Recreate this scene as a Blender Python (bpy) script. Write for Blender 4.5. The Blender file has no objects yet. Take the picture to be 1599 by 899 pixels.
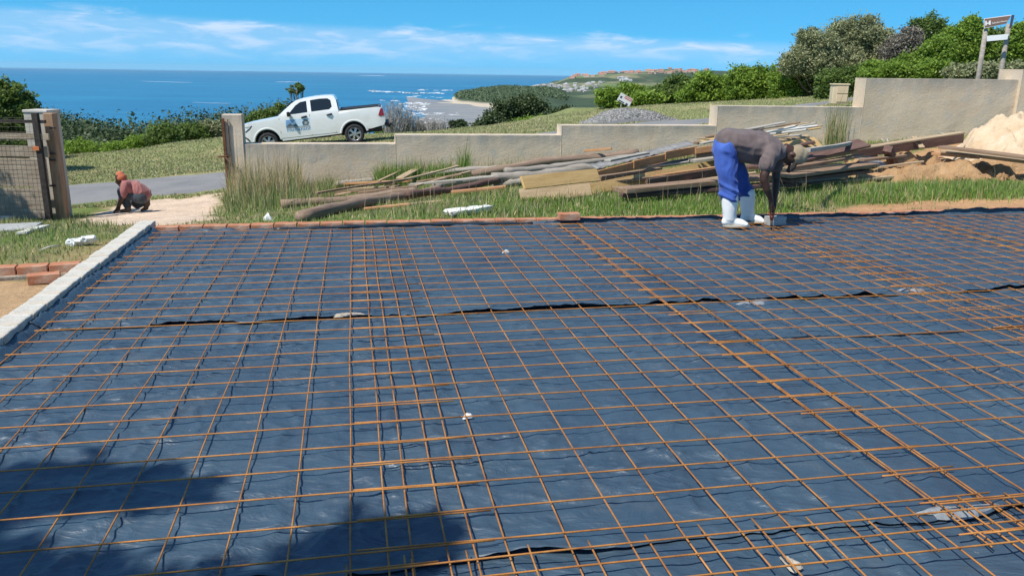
import bpy, bmesh, math, random
import numpy as np
from mathutils import Vector, Matrix
R=math.radians
random.seed(7); rng=np.random.default_rng(7)
S=bpy.context.scene; COL=S.collection
# ---------------------------------------------------------------- camera
CF,CP,CR,CH=1252.2,.2613,.0143,1.5408
cp,sp=math.cos(CP),math.sin(CP)
fwd=np.array([0,cp,-sp]); up0=np.array([0,sp,cp])
rt=math.cos(CR)*np.array([1.,0,0])+math.sin(CR)*up0; up=np.cross(rt,fwd)
cam=bpy.data.objects.new('camera',bpy.data.cameras.new('camera')); COL.objects.link(cam)
m=Matrix.Identity(4)
for i in range(3): m[i][0]=rt[i]; m[i][1]=up[i]; m[i][2]=-fwd[i]
m[2][3]=CH; cam.matrix_world=m
cam.data.sensor_width=36; cam.data.lens=CF/1599*36
cam.data.clip_start=.05; cam.data.clip_end=80000
S.camera=cam
# ---------------------------------------------------------------- sky and sun
SUNH=np.array([-.76,-.65]); SUNH=SUNH/np.linalg.norm(SUNH); EL=R(57)
SUN=Vector((SUNH[0]*math.cos(EL),SUNH[1]*math.cos(EL),math.sin(EL)))
W=bpy.data.worlds.new('World'); S.world=W; W.use_nodes=True
nt=W.node_tree; N=nt.nodes; L=nt.links; N.clear()
sky=N.new('ShaderNodeTexSky'); sky.sky_type='NISHITA'; sky.sun_disc=False
sky.sun_elevation=EL; sky.sun_rotation=math.atan2(SUNH[0],SUNH[1])
sky.altitude=60; sky.air_density=1.0; sky.dust_density=.35; sky.ozone_density=3.0
hs=N.new('ShaderNodeHueSaturation'); hs.inputs['Saturation'].default_value=1.1
tn=N.new('ShaderNodeMix'); tn.data_type='RGBA'; tn.blend_type='MULTIPLY'; tn.inputs[0].default_value=1; tn.inputs[7].default_value=(.72,1.36,1.42,1)
TINT=tn; L.new(sky.outputs[0],tn.inputs[6]); L.new(tn.outputs[2],hs.inputs['Color'])
tc=N.new('ShaderNodeTexCoord'); sx=N.new('ShaderNodeSeparateXYZ'); L.new(tc.outputs['Generated'],sx.inputs[0])
def wmath(op,a,b=None,c=None):
    n=N.new('ShaderNodeMath'); n.operation=op; n.use_clamp=False
    for i,v in enumerate((a,b,c)):
        if v is None: continue
        if isinstance(v,(int,float)): n.inputs[i].default_value=v
        else: L.new(v,n.inputs[i])
    return n.outputs[0]
def wramp(src,stops):
    n=N.new('ShaderNodeValToRGB'); n.color_ramp.interpolation='EASE'
    e=n.color_ramp.elements
    while len(e)<len(stops): e.new(.5)
    for k,(p,v) in enumerate(stops): e[k].position=p; e[k].color=(v,v,v,1)
    L.new(src,n.inputs[0]); return n.outputs[0]
# clear dry air: the sky above the sea takes the deeper blue found ~12 degrees up
cv=N.new('ShaderNodeCombineXYZ'); L.new(sx.outputs[0],cv.inputs[0]); L.new(sx.outputs[1],cv.inputs[1]); L.new(wmath('ADD',wmath('MAXIMUM',sx.outputs[2],0.),.20),cv.inputs[2])
nv=N.new('ShaderNodeVectorMath'); nv.operation='NORMALIZE'; L.new(cv.outputs[0],nv.inputs[0]); L.new(nv.outputs[0],sky.inputs[0])
tr_=wramp(sx.outputs[2],[(.08,1),(.5,.22)]); L.new(tr_,tn.inputs[0])
# cumulus strip low over the sea: bands of cloud laid out by azimuth and elevation of the sky
az=wmath('ARCTAN2',sx.outputs[0],sx.outputs[1]); el=wmath('ARCSINE',sx.outputs[2])
cmb=N.new('ShaderNodeCombineXYZ'); L.new(wmath('MULTIPLY',az,9.),cmb.inputs[0]); L.new(wmath('MULTIPLY',el,48.),cmb.inputs[1])
n1=N.new('ShaderNodeTexNoise'); n1.inputs['Scale'].default_value=1.5; n1.inputs['Detail'].default_value=8; n1.inputs['Roughness'].default_value=.6; n1.inputs['Distortion'].default_value=.4
L.new(cmb.outputs[0],n1.inputs['Vector'])
n2=N.new('ShaderNodeTexNoise'); n2.inputs['Scale'].default_value=.5; n2.inputs['Detail'].default_value=2; L.new(cmb.outputs[0],n2.inputs['Vector'])
# the strip's top falls from 3.4 degrees in the west of the view to 1.9 degrees in the east
top=wmath('MULTIPLY_ADD',az,-.024,.044)
d=wmath('SUBTRACT',top,el)
body=wmath('MULTIPLY',wramp(wmath('ADD',wmath('MULTIPLY',d,30.),.5),[(.35,0),(.72,1)]),wramp(wmath('MULTIPLY',el,20.),[(.05,0),(.62,1)]))
puff=wmath('MULTIPLY',wramp(n1.outputs['Fac'],[(.42,0),(.64,1)]),wramp(n2.outputs['Fac'],[(.30,.35),(.52,1)]))
veil=wmath('MULTIPLY',body,.26)
band2=wramp(wmath('ABSOLUTE',wmath('SUBTRACT',el,top)),[(.0,1),(.013,0)])
cl=wmath('ADD',wmath('MULTIPLY',wmath('MULTIPLY',puff,body),.42),veil)
edge=wmath('MULTIPLY',wmath('MULTIPLY',wramp(n1.outputs['Fac'],[(.52,0),(.68,1)]),band2),.45)
cl=wmath('MINIMUM',wmath('ADD',cl,edge),1.)
mx=N.new('ShaderNodeMix'); mx.data_type='RGBA'; L.new(cl,mx.inputs[0]); L.new(hs.outputs[0],mx.inputs[6]); mx.inputs[7].default_value=(5.2,6.3,8.0,1)
bg=N.new('ShaderNodeBackground'); bg.inputs[1].default_value=.1
L.new(mx.outputs[2],bg.inputs[0]); wo=N.new('ShaderNodeOutputWorld'); L.new(bg.outputs[0],wo.inputs[0])
sl=bpy.data.lights.new('sun','SUN'); sl.energy=4.2; sl.angle=R(.53); sl.color=(1,.95,.86)
so=bpy.data.objects.new('sun',sl); COL.objects.link(so); so.rotation_euler=SUN.to_track_quat('Z','Y').to_euler()
S.render.engine='CYCLES'
vs=S.view_settings; vs.view_transform='Standard'; vs.look='None'; vs.gamma=1; vs.use_curve_mapping=False; vs.exposure=0.42
# ---------------------------------------------------------------- geometry helpers
def ray(x,y): return CF*fwd+(x-799.5)*rt-(y-449.5)*up
def at(x,y,d):
    v=ray(x,y); return np.array([0,0,CH])+v*d/v[1]
def onz(x,y,z=0):
    v=ray(x,y); return np.array([0,0,CH])+v*(z-CH)/v[2]
GA=.1944; GO=np.array([-.7021,2.2268]); GC,GS=math.cos(GA),math.sin(GA)
def uvw(u,v,z=0): return np.array([GO[0]+u*GC-v*GS,GO[1]+u*GS+v*GC,z])
def touv(x,y):
    dx,dy=x-GO[0],y-GO[1]; return dx*GC+dy*GS,-dx*GS+dy*GC
def hsh(i,j):
    n=np.sin(i*127.1+j*311.7)*43758.5453; return n-np.floor(n)
def vnoise(x,y):
    xi,yi=np.floor(x),np.floor(y); xf,yf=x-xi,y-yi
    u=xf*xf*xf*(xf*(xf*6-15)+10); v=yf*yf*yf*(yf*(yf*6-15)+10)
    a,b,c,d=hsh(xi,yi),hsh(xi+1,yi),hsh(xi,yi+1),hsh(xi+1,yi+1)
    return a+(b-a)*u+(c-a)*v+(a-b-c+d)*u*v
def fbm(x,y,o=4,g=.5):
    s=0;a=1;t=0
    for k in range(o): s=s+a*vnoise(x*2**k+k*17.3,y*2**k+k*9.1); t+=a; a*=g
    return s/t
def sstep(a,b,x):
    t=np.clip((x-a)/(b-a),0,1); return t*t*(3-2*t)
def tag(o,label=None,cat=None,group=None,kind=None):
    if label: o['label']=label
    if cat: o['category']=cat
    if group: o['group']=group
    if kind: o['kind']=kind
    return o
def mk(name,V,F,mats=None,parent=None,smooth=False,cols=None,fm=None):
    V=np.asarray(V,dtype=np.float64)
    me=bpy.data.meshes.new(name)
    if isinstance(F,np.ndarray) and F.ndim==2:
        n,k=F.shape; me.vertices.add(len(V)); me.vertices.foreach_set('co',V.astype(np.float32).ravel())
        me.loops.add(n*k); me.loops.foreach_set('vertex_index',F.astype(np.int32).ravel())
        me.polygons.add(n); me.polygons.foreach_set('loop_start',np.arange(0,n*k,k,dtype=np.int32)); me.polygons.foreach_set('loop_total',np.full(n,k,dtype=np.int32))
    else: me.from_pydata([tuple(v) for v in V],[],[tuple(int(i) for i in f) for f in F])
    if mats is not None:
        for mm in (mats if isinstance(mats,(list,tuple)) else [mats]): me.materials.append(mm)
    if fm is not None: me.polygons.foreach_set('material_index',np.asarray(fm,dtype=np.int32))
    me.update(calc_edges=True)
    if smooth: me.polygons.foreach_set('use_smooth',np.ones(len(me.polygons),dtype=bool))
    if cols is not None:
        at_=me.color_attributes.new('col','FLOAT_COLOR','POINT'); c=np.ones((len(V),4),dtype=np.float32); c[:,:cols.shape[1]]=cols
        at_.data.foreach_set('color',c.ravel())
    me.validate()
    o=bpy.data.objects.new(name,me); COL.objects.link(o)
    if parent is not None: o.parent=parent
    return o
def empty(name,loc=(0,0,0),rz=0,rx=0,ry=0):
    o=bpy.data.objects.new(name,None); COL.objects.link(o); o.location=tuple(loc); o.rotation_euler=(rx,ry,rz); o.empty_display_size=.2; return o
class MB:
    def __init__(s): s.V=[]; s.F=[]
    def add(s,V,F):
        n=len(s.V); s.V+= [tuple(v) for v in V]; s.F+=[tuple(i+n for i in f) for f in F]; return s
    def box(s,c,size,M=None,ch=0):
        hx,hy,hz=[k/2 for k in size]; V=[]
        for z in (-1,1):
            for (x,y) in ((-1,-1),(1,-1),(1,1),(-1,1)): V.append(Vector((x*hx,y*hy,z*hz)))
        if M is not None: V=[M@v for v in V]
        V=[v+Vector(c) for v in V]
        return s.add(V,[(0,3,2,1),(4,5,6,7),(0,1,5,4),(1,2,6,5),(2,3,7,6),(3,0,4,7)])
    def tube(s,pts,r,n=8,cap=True,wob=0,seed=0):
        pts=[Vector(p) for p in pts]; rr=r if isinstance(r,(list,tuple)) else [r]*len(pts)
        V=[];F=[]; rnd=random.Random(seed)
        t0=(pts[1]-pts[0]).normalized(); a=Vector((0,0,1)) if abs(t0.z)<.9 else Vector((1,0,0))
        for i,p in enumerate(pts):
            t=(pts[min(i+1,len(pts)-1)]-pts[max(i-1,0)]).normalized()
            b=t.cross(a).normalized(); c=b.cross(t).normalized(); a=c
            for k in range(n):
                q=2*math.pi*k/n; q2=rr[i]*(1+wob*rnd.uniform(-1,1)); V.append(p+b*math.cos(q)*q2+c*math.sin(q)*q2)
        for i in range(len(pts)-1):
            for k in range(n): F.append((i*n+k,i*n+(k+1)%n,(i+1)*n+(k+1)%n,(i+1)*n+k))
        if cap: F.append(tuple(range(n-1,-1,-1))); F.append(tuple((len(pts)-1)*n+k for k in range(n)))
        return s.add(V,F)
    def prism(s,poly,h,M):   # polygon in local xz, extruded along local y by h (centred)
        n=len(poly); V=[M@Vector((x,-h/2,z)) for x,z in poly]+[M@Vector((x,h/2,z)) for x,z in poly]
        F=[tuple(range(n)),tuple(range(2*n-1,n-1,-1))]+[(i,n+i,n+(i+1)%n,(i+1)%n) for i in range(n)]
        return s.add(V,F)
    def build(s,name,mat,parent=None,smooth=False,bev=0,seg=2):
        o=mk(name,s.V,s.F,mat,parent,smooth)
        if bev:
            b=o.modifiers.new('bev','BEVEL'); b.width=bev; b.segments=seg; b.limit_method='ANGLE'; b.angle_limit=R(35)
            for p in o.data.polygons: p.use_smooth=True
            w=o.modifiers.new('wn','WEIGHTED_NORMAL')
        return o
# ---------------------------------------------------------------- materials
class Mat:
    def __init__(s,name,rough=.8,metal=0,spec=.5):
        s.m=bpy.data.materials.new(name); s.m.use_nodes=True; s.t=s.m.node_tree; s.n=s.t.nodes; s.l=s.t.links
        s.b=s.n['Principled BSDF']; s.b.inputs['Roughness'].default_value=rough; s.b.inputs['Metallic'].default_value=metal
        s.b.inputs['Specular IOR Level'].default_value=spec
    def obj(s,scale=(1,1,1)):
        c=s.n.new('ShaderNodeTexCoord'); mp=s.n.new('ShaderNodeMapping'); mp.inputs['Scale'].default_value=scale; s.l.new(c.outputs['Object'],mp.inputs[0]); return mp.outputs[0]
    def geo(s,scale=(1,1,1)):
        c=s.n.new('ShaderNodeNewGeometry'); mp=s.n.new('ShaderNodeMapping'); mp.inputs['Scale'].default_value=scale; s.l.new(c.outputs['Position'],mp.inputs[0]); return mp.outputs[0]
    def noise(s,vec,scale,detail=5,rough=.55,dist=0):
        n=s.n.new('ShaderNodeTexNoise'); n.inputs['Scale'].default_value=scale; n.inputs['Detail'].default_value=detail; n.inputs['Roughness'].default_value=rough; n.inputs['Distortion'].default_value=dist
        if vec is not None: s.l.new(vec,n.inputs['Vector'])
        return n.outputs['Fac']
    def ramp(s,fac,stops,inter='LINEAR'):
        n=s.n.new('ShaderNodeValToRGB'); n.color_ramp.interpolation=inter; e=n.color_ramp.elements
        while len(e)<len(stops): e.new(.5)
        for k,(p,c) in enumerate(stops):
            e[k].position=p; e[k].color=(c,c,c,1) if isinstance(c,(int,float)) else (*c,1)
        s.l.new(fac,n.inputs[0]); return n.outputs[0]
    def mix(s,fac,a,b,mode='MIX'):
        n=s.n.new('ShaderNodeMix'); n.data_type='RGBA'; n.blend_type=mode
        for i,v in ((0,fac),(6,a),(7,b)):
            if isinstance(v,(int,float)): n.inputs[i].default_value=v if i==0 else (v,v,v,1)
            elif isinstance(v,tuple): n.inputs[i].default_value=(*v,1)
            else: s.l.new(v,n.inputs[i])
        return n.outputs[2]
    def math(s,op,a,b=0):
        n=s.n.new('ShaderNodeMath'); n.operation=op
        for i,v in ((0,a),(1,b)):
            if isinstance(v,(int,float)): n.inputs[i].default_value=v
            else: s.l.new(v,n.inputs[i])
        return n.outputs[0]
    def attr(s,name='col'):
        n=s.n.new('ShaderNodeAttribute'); n.attribute_name=name; return n.outputs['Color']
    def base(s,c):
        if isinstance(c,tuple): s.b.inputs['Base Color'].default_value=(*c,1)
        else: s.l.new(c,s.b.inputs['Base Color'])
        return s
    def bump(s,h,strength=.4,dist=.01):
        n=s.n.new('ShaderNodeBump'); n.inputs['Strength'].default_value=strength; n.inputs['Distance'].default_value=dist
        s.l.new(h,n.inputs['Height']); s.l.new(n.outputs[0],s.b.inputs['Normal']); return s
def mottled(name,c,var=.25,scale=8,rough=.8,bump=.3,dist=.005,metal=0,spec=.4,stretch=(1,1,1)):
    M=Mat(name,rough,metal,spec); v=M.obj(stretch); n=M.noise(v,scale,6,.6)
    M.base(M.ramp(n,[(.3,tuple(k*(1-var) for k in c)),(.7,tuple(min(1,k*(1+var)) for k in c))]))
    if bump: M.bump(M.noise(v,scale*5,4),bump,dist)
    return M.m
# ---------------------------------------------------------------- terrain heights
WALLT=math.tan(GA)
def wallY(px,off=0.):
    t=ray(px,200)[0]/ray(px,200)[1]; return (16.5+off)/(1-t*WALLT)
CPT=[]
def cpx(px,py,d,dz=0): p=at(px,py,d); CPT.append((p[0],p[1],p[2]+dz))
for u,v,z in [(-1.9,-3,-.1),(-1.9,0,-.1),(-1.9,3,-.09),(-2.0,5.9,-.1),(0,6.1,-.03),(2.3,6.1,-.02),(4.5,6.1,.0),(8,6.1,.02),(11,6.3,.04),(3,0,-.12),(6,2,-.12),(0,-3,-.12),(8,-3,-.12),(12,2,0),
              (-6,-3,-.15),(-6,2,-.15),(-5,4,-.18)]:
    p=uvw(u,v,z); CPT.append(tuple(p))
for a in [(40,352,13.),(100,346,14.2),(-150,356,12.5),(205,331,15.),(355,322,wallY(355)),(480,306,wallY(480)),(615,290,wallY(615)),(870,264,wallY(870)),(1105,243,wallY(1105)),(1340,225,wallY(1340)),
          (1560,206,wallY(1560)),(1750,190,wallY(1750)),(345,300,18),(345,267,22.),(100,325,16.9),(100,293,20.),(-100,345,15.5),(-150,310,19.5),(210,315,17.4),(210,281,21),
          (556,224.5,28.7),(422,238,28.2),(120,262,25),(120,246,31),(250,240,28),(330,216,33),(700,212,30),(700,205,37),(870,181,38),(1000,166,40),(1150,158,40),(1250,153,40),(1400,140,38),(1600,125,36),
          (1080,193,30),(975,192,29),(870,200,27),(1311,160,26),(-100,262,29)]: cpx(*a)
for px_,d_,z_ in [(-150,42,-6),(0,36,-3.9),(120,37,-3.9),(100,44,-5.6),(250,37,-3.1),(250,45,-5),(345,39,-2.6),(345,46,-4.4),(480,40,-2.2),(580,42,-2.4),(700,46,-2.6),(850,46,-1.6)]:
    t_=ray(px_,120); CPT.append((t_[0]/t_[1]*d_,d_,z_))
CPT=np.array(CPT)
def _U(r2): return np.where(r2>1e-9,.5*r2*np.log(r2+1e-12),0)
_n=len(CPT); _K=_U(((CPT[:,None,:2]-CPT[None,:,:2])**2).sum(-1))+np.eye(_n)*1.2; _P=np.c_[np.ones(_n),CPT[:,:2]]
_A=np.block([[_K,_P],[_P.T,np.zeros((3,3))]]); _w=np.linalg.solve(_A,np.r_[CPT[:,2],0,0,0])
def Hnear(x,y):
    x=np.atleast_1d(np.asarray(x,float)).ravel(); y=np.atleast_1d(np.asarray(y,float)).ravel(); o=np.empty(len(x))
    for i in range(0,len(x),40000):
        xx,yy=x[i:i+40000],y[i:i+40000]; r2=(xx[:,None]-CPT[None,:,0])**2+(yy[:,None]-CPT[None,:,1])**2
        o[i:i+40000]=_U(r2)@_w[:_n]+_w[_n]+_w[_n+1]*xx+_w[_n+2]*yy
    u,v=touv(x,y)
    lump=(fbm(x*1.7,y*1.7,4)-.5)*.07+(fbm(x*.4+5,y*.4,3)-.5)*.12*sstep(8,14,y)
    ins=sstep(-2.3,-1.9,u)*sstep(6.6,6.1,v)
    o=o+lump*(1-ins)
    slab=(u>-1.85)&(v<5.98)
    o=np.where(slab,-.13,o)
    # soil bank under the boards at the right
    cx,cy=BANK; o=o+.0*x
    return o
BANK=(9.,13.)
def Y2Z(px,py,d): return at(px,py,d)[2]
FAR={ # pixel column : (distance, height) of the land along it
 -400:[(45,-6.5),(70,-8),(130,-9),(230,-30),(340,-62),(9000,-62)],
 0:[(45,-6),(70,-7.5),(130,-8.5),(220,-30),(320,-62),(9000,-62)],
 200:[(45,-5.5),(70,-8),(130,-11.5),(220,-35),(320,-62),(9000,-62)],
 345:[(45,-4.8),(70,-7),(130,-9.5),(200,-35),(300,-62),(9000,-62)],
 460:[(45,-4.2),(80,-6.5),(130,-8.5),(200,-40),(300,-62),(9000,-62)],
 560:[(45,-4.5),(80,-10),(130,-15),(200,-42),(300,-62),(9000,-62)],
 620:[(45,-4.5),(80,-14),(150,-35),(250,-58),(450,-60.4),(700,-62),(9000,-62)],
 700:[(45,-2.5),(55,-5),(80,-14),(150,-32),(300,-56),(600,-59.7),(900,-60.6),(1200,-60.6),(1650,-60.6),(1720,-59.6),(1800,-62),(9000,-62)],
 725:[(45,-1.8),(55,-5),(100,-16),(300,-53),(640,-59.4),(900,-60.4),(1300,-60.6),(1650,-60.3),(1720,-59),(1820,-55),(2050,Y2Z(725,145,2050)),(2250,-61),(9000,-62)],
 760:[(45,-1.4),(60,-5),(100,-14),(300,-48),(700,-58.5),(950,-60.2),(1500,-60.4),(1640,-59),(1750,-54),(2050,Y2Z(760,140,2050)),(2350,-61),(9000,-62)],
 800:[(45,-1.1),(60,-4.5),(150,-22),(500,-52),(1000,-57),(1500,-58),(1700,-50),(2050,Y2Z(800,136.5,2050)),(2400,-50),(2700,-61),(9000,-62)],
 850:[(45,-.6),(60,-3.5),(150,-20),(500,-50),(1000,-56),(1500,-52),(2000,Y2Z(850,140,2000)),(2600,-45),(3400,Y2Z(850,130.5,3400)),(3900,-61),(9000,-62)],
 900:[(45,-.2),(60,-3),(150,-20),(500,-50),(1000,-56),(1800,-55),(2400,-56),(2800,Y2Z(900,145,2800)),(3500,Y2Z(900,129,3500)),(4300,Y2Z(900,118,4300)),(5000,-40),(9000,-62)],
 950:[(45,-.05),(60,-3),(150,-18),(500,-48),(1000,-54),(2000,-52),(2700,Y2Z(950,141,2700)),(3500,Y2Z(950,127,3500)),(4600,Y2Z(950,113,4600)),(5400,0),(9000,-62)],
 1050:[(45,.1),(60,-2.5),(150,-16),(500,-40),(1000,-46),(2000,Y2Z(1050,151,2000)),(3000,Y2Z(1050,133,3000)),(3600,Y2Z(1050,130,3600)),(4800,Y2Z(1050,109,4800)),(5600,10),(9000,-60)],
 1200:[(45,.6),(60,-1),(150,-12),(500,-35),(1000,-40),(2000,-35),(3500,-5),(5000,Y2Z(1200,114,5000)),(6000,10),(9000,-50)],
 1400:[(45,1.4),(60,.5),(150,-8),(500,-30),(2000,-25),(5000,30),(9000,30)],
 2200:[(45,2.5),(60,2),(150,-4),(500,-25),(2000,-20),(5000,30),(9000,30)]}
FK=sorted(FAR); FT=[ray(k,120)[0]/ray(k,120)[1] for k in FK]
def Hfar(x,y):
    t=x/y; ld=np.log(np.maximum(y,45)); prof=np.array([np.interp(ld,np.log([a for a,b in FAR[k]]),[b for a,b in FAR[k]]) for k in FK])
    idx=np.clip(np.searchsorted(FT,t)-1,0,len(FT)-2); ft=np.array(FT); w=np.clip((t-ft[idx])/(ft[idx+1]-ft[idx]),0,1); w=w*w*(3-2*w)
    ar=np.arange(len(x)); z=prof[idx,ar]*(1-w)+prof[idx+1,ar]*w
    amp=np.interp(y,[45,100,500,2000,5000],[.3,1.2,3,8,16])
    land=sstep(-59.5,-50,z)
    return z+(fbm(x/amp*.12+3,y/amp*.12,4)-.5)*amp*land
def Hall(x,y):
    x=np.atleast_1d(np.asarray(x,float)).ravel(); y=np.atleast_1d(np.asarray(y,float)).ravel()
    w=sstep(37,47,y); o=np.zeros(len(x))
    a=w<1
    if a.any(): o[a]+=(Hnear(x[a],np.minimum(y[a],46)))*(1-w[a])
    b=w>0
    if b.any(): o[b]+=Hfar(x[b],y[b])*w[b]
    return o
def H(x,y): return float(Hall([x],[y])[0])
def hit(px,py,lift=0.,d0=6.,d1=45.):
    ds=np.linspace(d0,d1,900); v=ray(px,py); P=np.array([0,0,CH])[None]+v[None]*(ds/v[1])[:,None]
    z=Hall(P[:,0],P[:,1])+lift; k=np.argmax(P[:,2]<=z)
    if P[k,2]>z[k]: k=len(ds)-1
    return P[k]
# ---------------------------------------------------------------- zones of the near ground (what covers it)
PATH=[hit(*p)[:2] for p in [(238,358),(98,352),(128,341),(165,326),(208,316),(345,303),(352,322),(335,340),(300,349)]]
SOILR=[hit(*p)[:2] for p in [(1290,331),(1340,322),(1400,314),(1500,311),(1700,311),(1700,331)]]
SOILB=[hit(*p)[:2] for p in [(1330,292),(1335,262),(1420,240),(1560,215),(1750,200),(1750,280),(1600,283),(1480,280),(1400,285)]]
def inpoly(x,y,poly,soft=.15):
    px=np.array([p[0] for p in poly]); py=np.array([p[1] for p in poly]); n=len(poly)
    ins=np.zeros(len(x),bool); dmin=np.full(len(x),1e9)
    for i in range(n):
        x0,y0,x1,y1=px[i],py[i],px[(i+1)%n],py[(i+1)%n]
        c=((y0>y)!=(y1>y)); xi=(x1-x0)*(y-y0)/((y1-y0) if abs(y1-y0)>1e-9 else 1e-9)+x0; ins^=c&(x<xi)
        L2=(x1-x0)**2+(y1-y0)**2; t=np.clip(((x-x0)*(x1-x0)+(y-y0)*(y1-y0))/L2,0,1)
        dmin=np.minimum(dmin,np.hypot(x-x0-t*(x1-x0),y-y0-t*(y1-y0)))
    sd=np.where(ins,dmin,-dmin); return sstep(-soft,soft,sd+(fbm(x*4,y*4,3)-.5)*soft*3)
def zone(x,y):
    """grass cover 0..1 and bare colour"""
    u,v=touv(x,y); nz=fbm(x*2.2,y*2.2,4)
    pth=inpoly(x,y,PATH,.2)
    s1=inpoly(x,y,SOILR,.12); s2=inpoly(x,y,SOILB,.3)
    left=sstep(-1.75,-1.9,u)*sstep(3.95,3.75,v+(nz-.5)*.5)          # sand beside the kerb
    left2=sstep(-1.75,-1.9,u)*sstep(4.5,4.25,v+(nz-.5)*.5)
    edge=sstep(6.25,6.05,v+(nz-.5)*.5)*sstep(-2.6,-1.9,u)*.6
    bare=np.clip(np.maximum.reduce([pth,s1,s2,left2,edge]),0,1)
    return bare,pth,np.maximum(s1,s2),np.maximum(left,left2*.85)
GRN=np.array([.11,.165,.035]); DRY=np.array([.30,.26,.12]); SAND=np.array([.43,.29,.165]); PTH=np.array([.60,.47,.36]); SOIL=np.array([.46,.27,.14])
def gcol(x,y):
    bare,p,s,l=zone(x,y)
    n=fbm(x*.5,y*.5,3)[:,None]; n2=fbm(x*6,y*6,3)[:,None]
    g=GRN*(1-sstep(.4,.75,n))+DRY*.75*sstep(.4,.75,n); g=g*(.75+.5*n2)
    far=sstep(16,19,y)[:,None]; g=g*(1-far)+(np.array([.20,.225,.09])*(1-.6*sstep(.45,.7,n))+np.array([.34,.30,.16])*.6*sstep(.45,.7,n))*(.8+.4*n2)*far
    b=SAND*np.ones_like(g)
    b=b*(1-p[:,None])+PTH*p[:,None]; b=b*(1-s[:,None])+SOIL*s[:,None]
    b=b*(.8+.4*fbm(x*3+9,y*3,4)[:,None])
    w=bare[:,None]; c=g*(1-w)+b*w
    # woodland floor and far country
    fy=sstep(42,60,y)[:,None]; n3=fbm(x/260+2,y/420,4)[:,None]; n4=fbm(x/60,y/90,3)[:,None]
    wood=np.array([.045,.072,.036]); fld=np.array([.13,.17,.07]); dry=np.array([.24,.21,.13])
    fm=sstep(.50,.60,n3)*sstep(1500,2600,y)[:,None]
    fc=wood*(1-fm)+(fld*(1-sstep(.45,.6,n4))+dry*sstep(.45,.6,n4))*fm
    fc=fc*(.7+.6*fbm(x/22,y/30,3)[:,None])
    return c*(1-fy)+fc*fy
def grid(X,Y,Z): pass
def gridfaces(ny,nx):
    i=np.arange(ny-1)[:,None]*nx+np.arange(nx-1)[None]; i=i.ravel(); return np.stack([i,i+1,i+nx+1,i+nx],1)
MG=Mat('ground_soil_and_turf',.95,0,.2); c=MG.attr(); v=MG.geo(); g1=MG.noise(v,14,6,.7); g2=MG.noise(v,90,3,.7)
c=MG.mix(1.,c,MG.ramp(g1,[(.3,(.72,.72,.72)),(.7,(1.25,1.22,1.18))]),'MULTIPLY')
MG.base(c); MG.bump(MG.math('ADD',g1,MG.math('MULTIPLY',g2,.4)),.8,.03)
xs=np.r_[np.linspace(-24,-9,60)[:-1],np.linspace(-9,12,300)[:-1],np.linspace(12,26,60)]; ys=np.r_[np.linspace(-8,3,50)[:-1],np.linspace(3,18,240)]
X,Y=np.meshgrid(xs,ys); Z=Hall(X.ravel(),Y.ravel())
# lumpy soil bank
cc=gcol(X.ravel(),Y.ravel()); sb=inpoly(X.ravel(),Y.ravel(),SOILB,.3); Z=Z+sb*(fbm(X.ravel()*3.1,Y.ravel()*3.1,4)-.35)*.22
sand=inpoly(X.ravel(),Y.ravel(),PATH,.2); 
tag(mk('ground',np.c_[X.ravel(),Y.ravel(),Z],gridfaces(*X.shape),MG.m,smooth=True,cols=cc),kind='structure')
ts=np.r_[np.linspace(-1.35,-.75,30)[:-1],np.linspace(-.75,.75,520)[:-1],np.linspace(.75,1.45,30)]; yr=np.exp(np.r_[np.linspace(math.log(18),math.log(47),90)[:-1],np.linspace(math.log(47),math.log(8500),330)])
T,Y=np.meshgrid(ts,yr); X=T*Y; Z=Hall(X.ravel(),Y.ravel())
hc_=gcol(X.ravel(),Y.ravel()); wsh=(sstep(-56.5,-58.8,Z)*sstep(500,900,Y.ravel())*sstep(2600,2100,Y.ravel()))[:,None]; hc_=hc_*(1-wsh)+np.array([.50,.43,.33])*wsh   # sand along the shore
tag(mk('hills',np.c_[X.ravel(),Y.ravel(),Z],gridfaces(*X.shape),MG.m,smooth=True,cols=hc_),kind='structure')
# ---------------------------------------------------------------- sea, beach, surf
MS=Mat('sea_water',.32,0,.5); v=MS.geo((.004,.022,1)); w1=MS.noise(v,1.,6,.6); v2=MS.geo((.0007,.003,1)); w2=MS.noise(v2,1.,5,.6)
MS.base(MS.mix(.5,MS.ramp(w1,[(.35,(.006,.085,.20)),(.65,(.02,.20,.35))]),MS.ramp(w2,[(.35,(.008,.11,.25)),(.65,(.03,.25,.40))])))
v3=MS.geo((.02,.06,1)); MS.bump(MS.math('ADD',MS.noise(v3,1,5,.6),MS.math('MULTIPLY',w1,3.)),.6,3.)
tag(mk('sea',[(-26000,120,-60.2),(26000,120,-60.2),(26000,30000,-60.2),(-26000,30000,-60.2)],[(0,1,2,3)],MS.m),kind='structure')
def flat(name,pts,z,mat,n=6,rag=1.5,**k):
    P=[]; 
    for i in range(len(pts)):
        a,b=np.array(pts[i],float),np.array(pts[(i+1)%len(pts)],float)
        for j in range(n): q=a+(b-a)*j/n; P.append(onz(q[0]+random.uniform(-1,1)*rag,q[1]+random.uniform(-.3,.3),z))
    bm=bmesh.new(); f=bm.faces.new([bm.verts.new(p) for p in P]); bmesh.ops.triangulate(bm,faces=[f]); me=bpy.data.meshes.new(name); bm.to_mesh(me); bm.free(); me.materials.append(mat)
    o=bpy.data.objects.new(name,me); COL.objects.link(o); return o
MW=Mat('wet_sand',.5,0,.5); v=MW.geo((.01,.03,1)); MW.base(MW.ramp(MW.noise(v,1,5,.6),[(.35,(.17,.19,.21)),(.55,(.27,.25,.22)),(.7,(.36,.33,.28))]))
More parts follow.
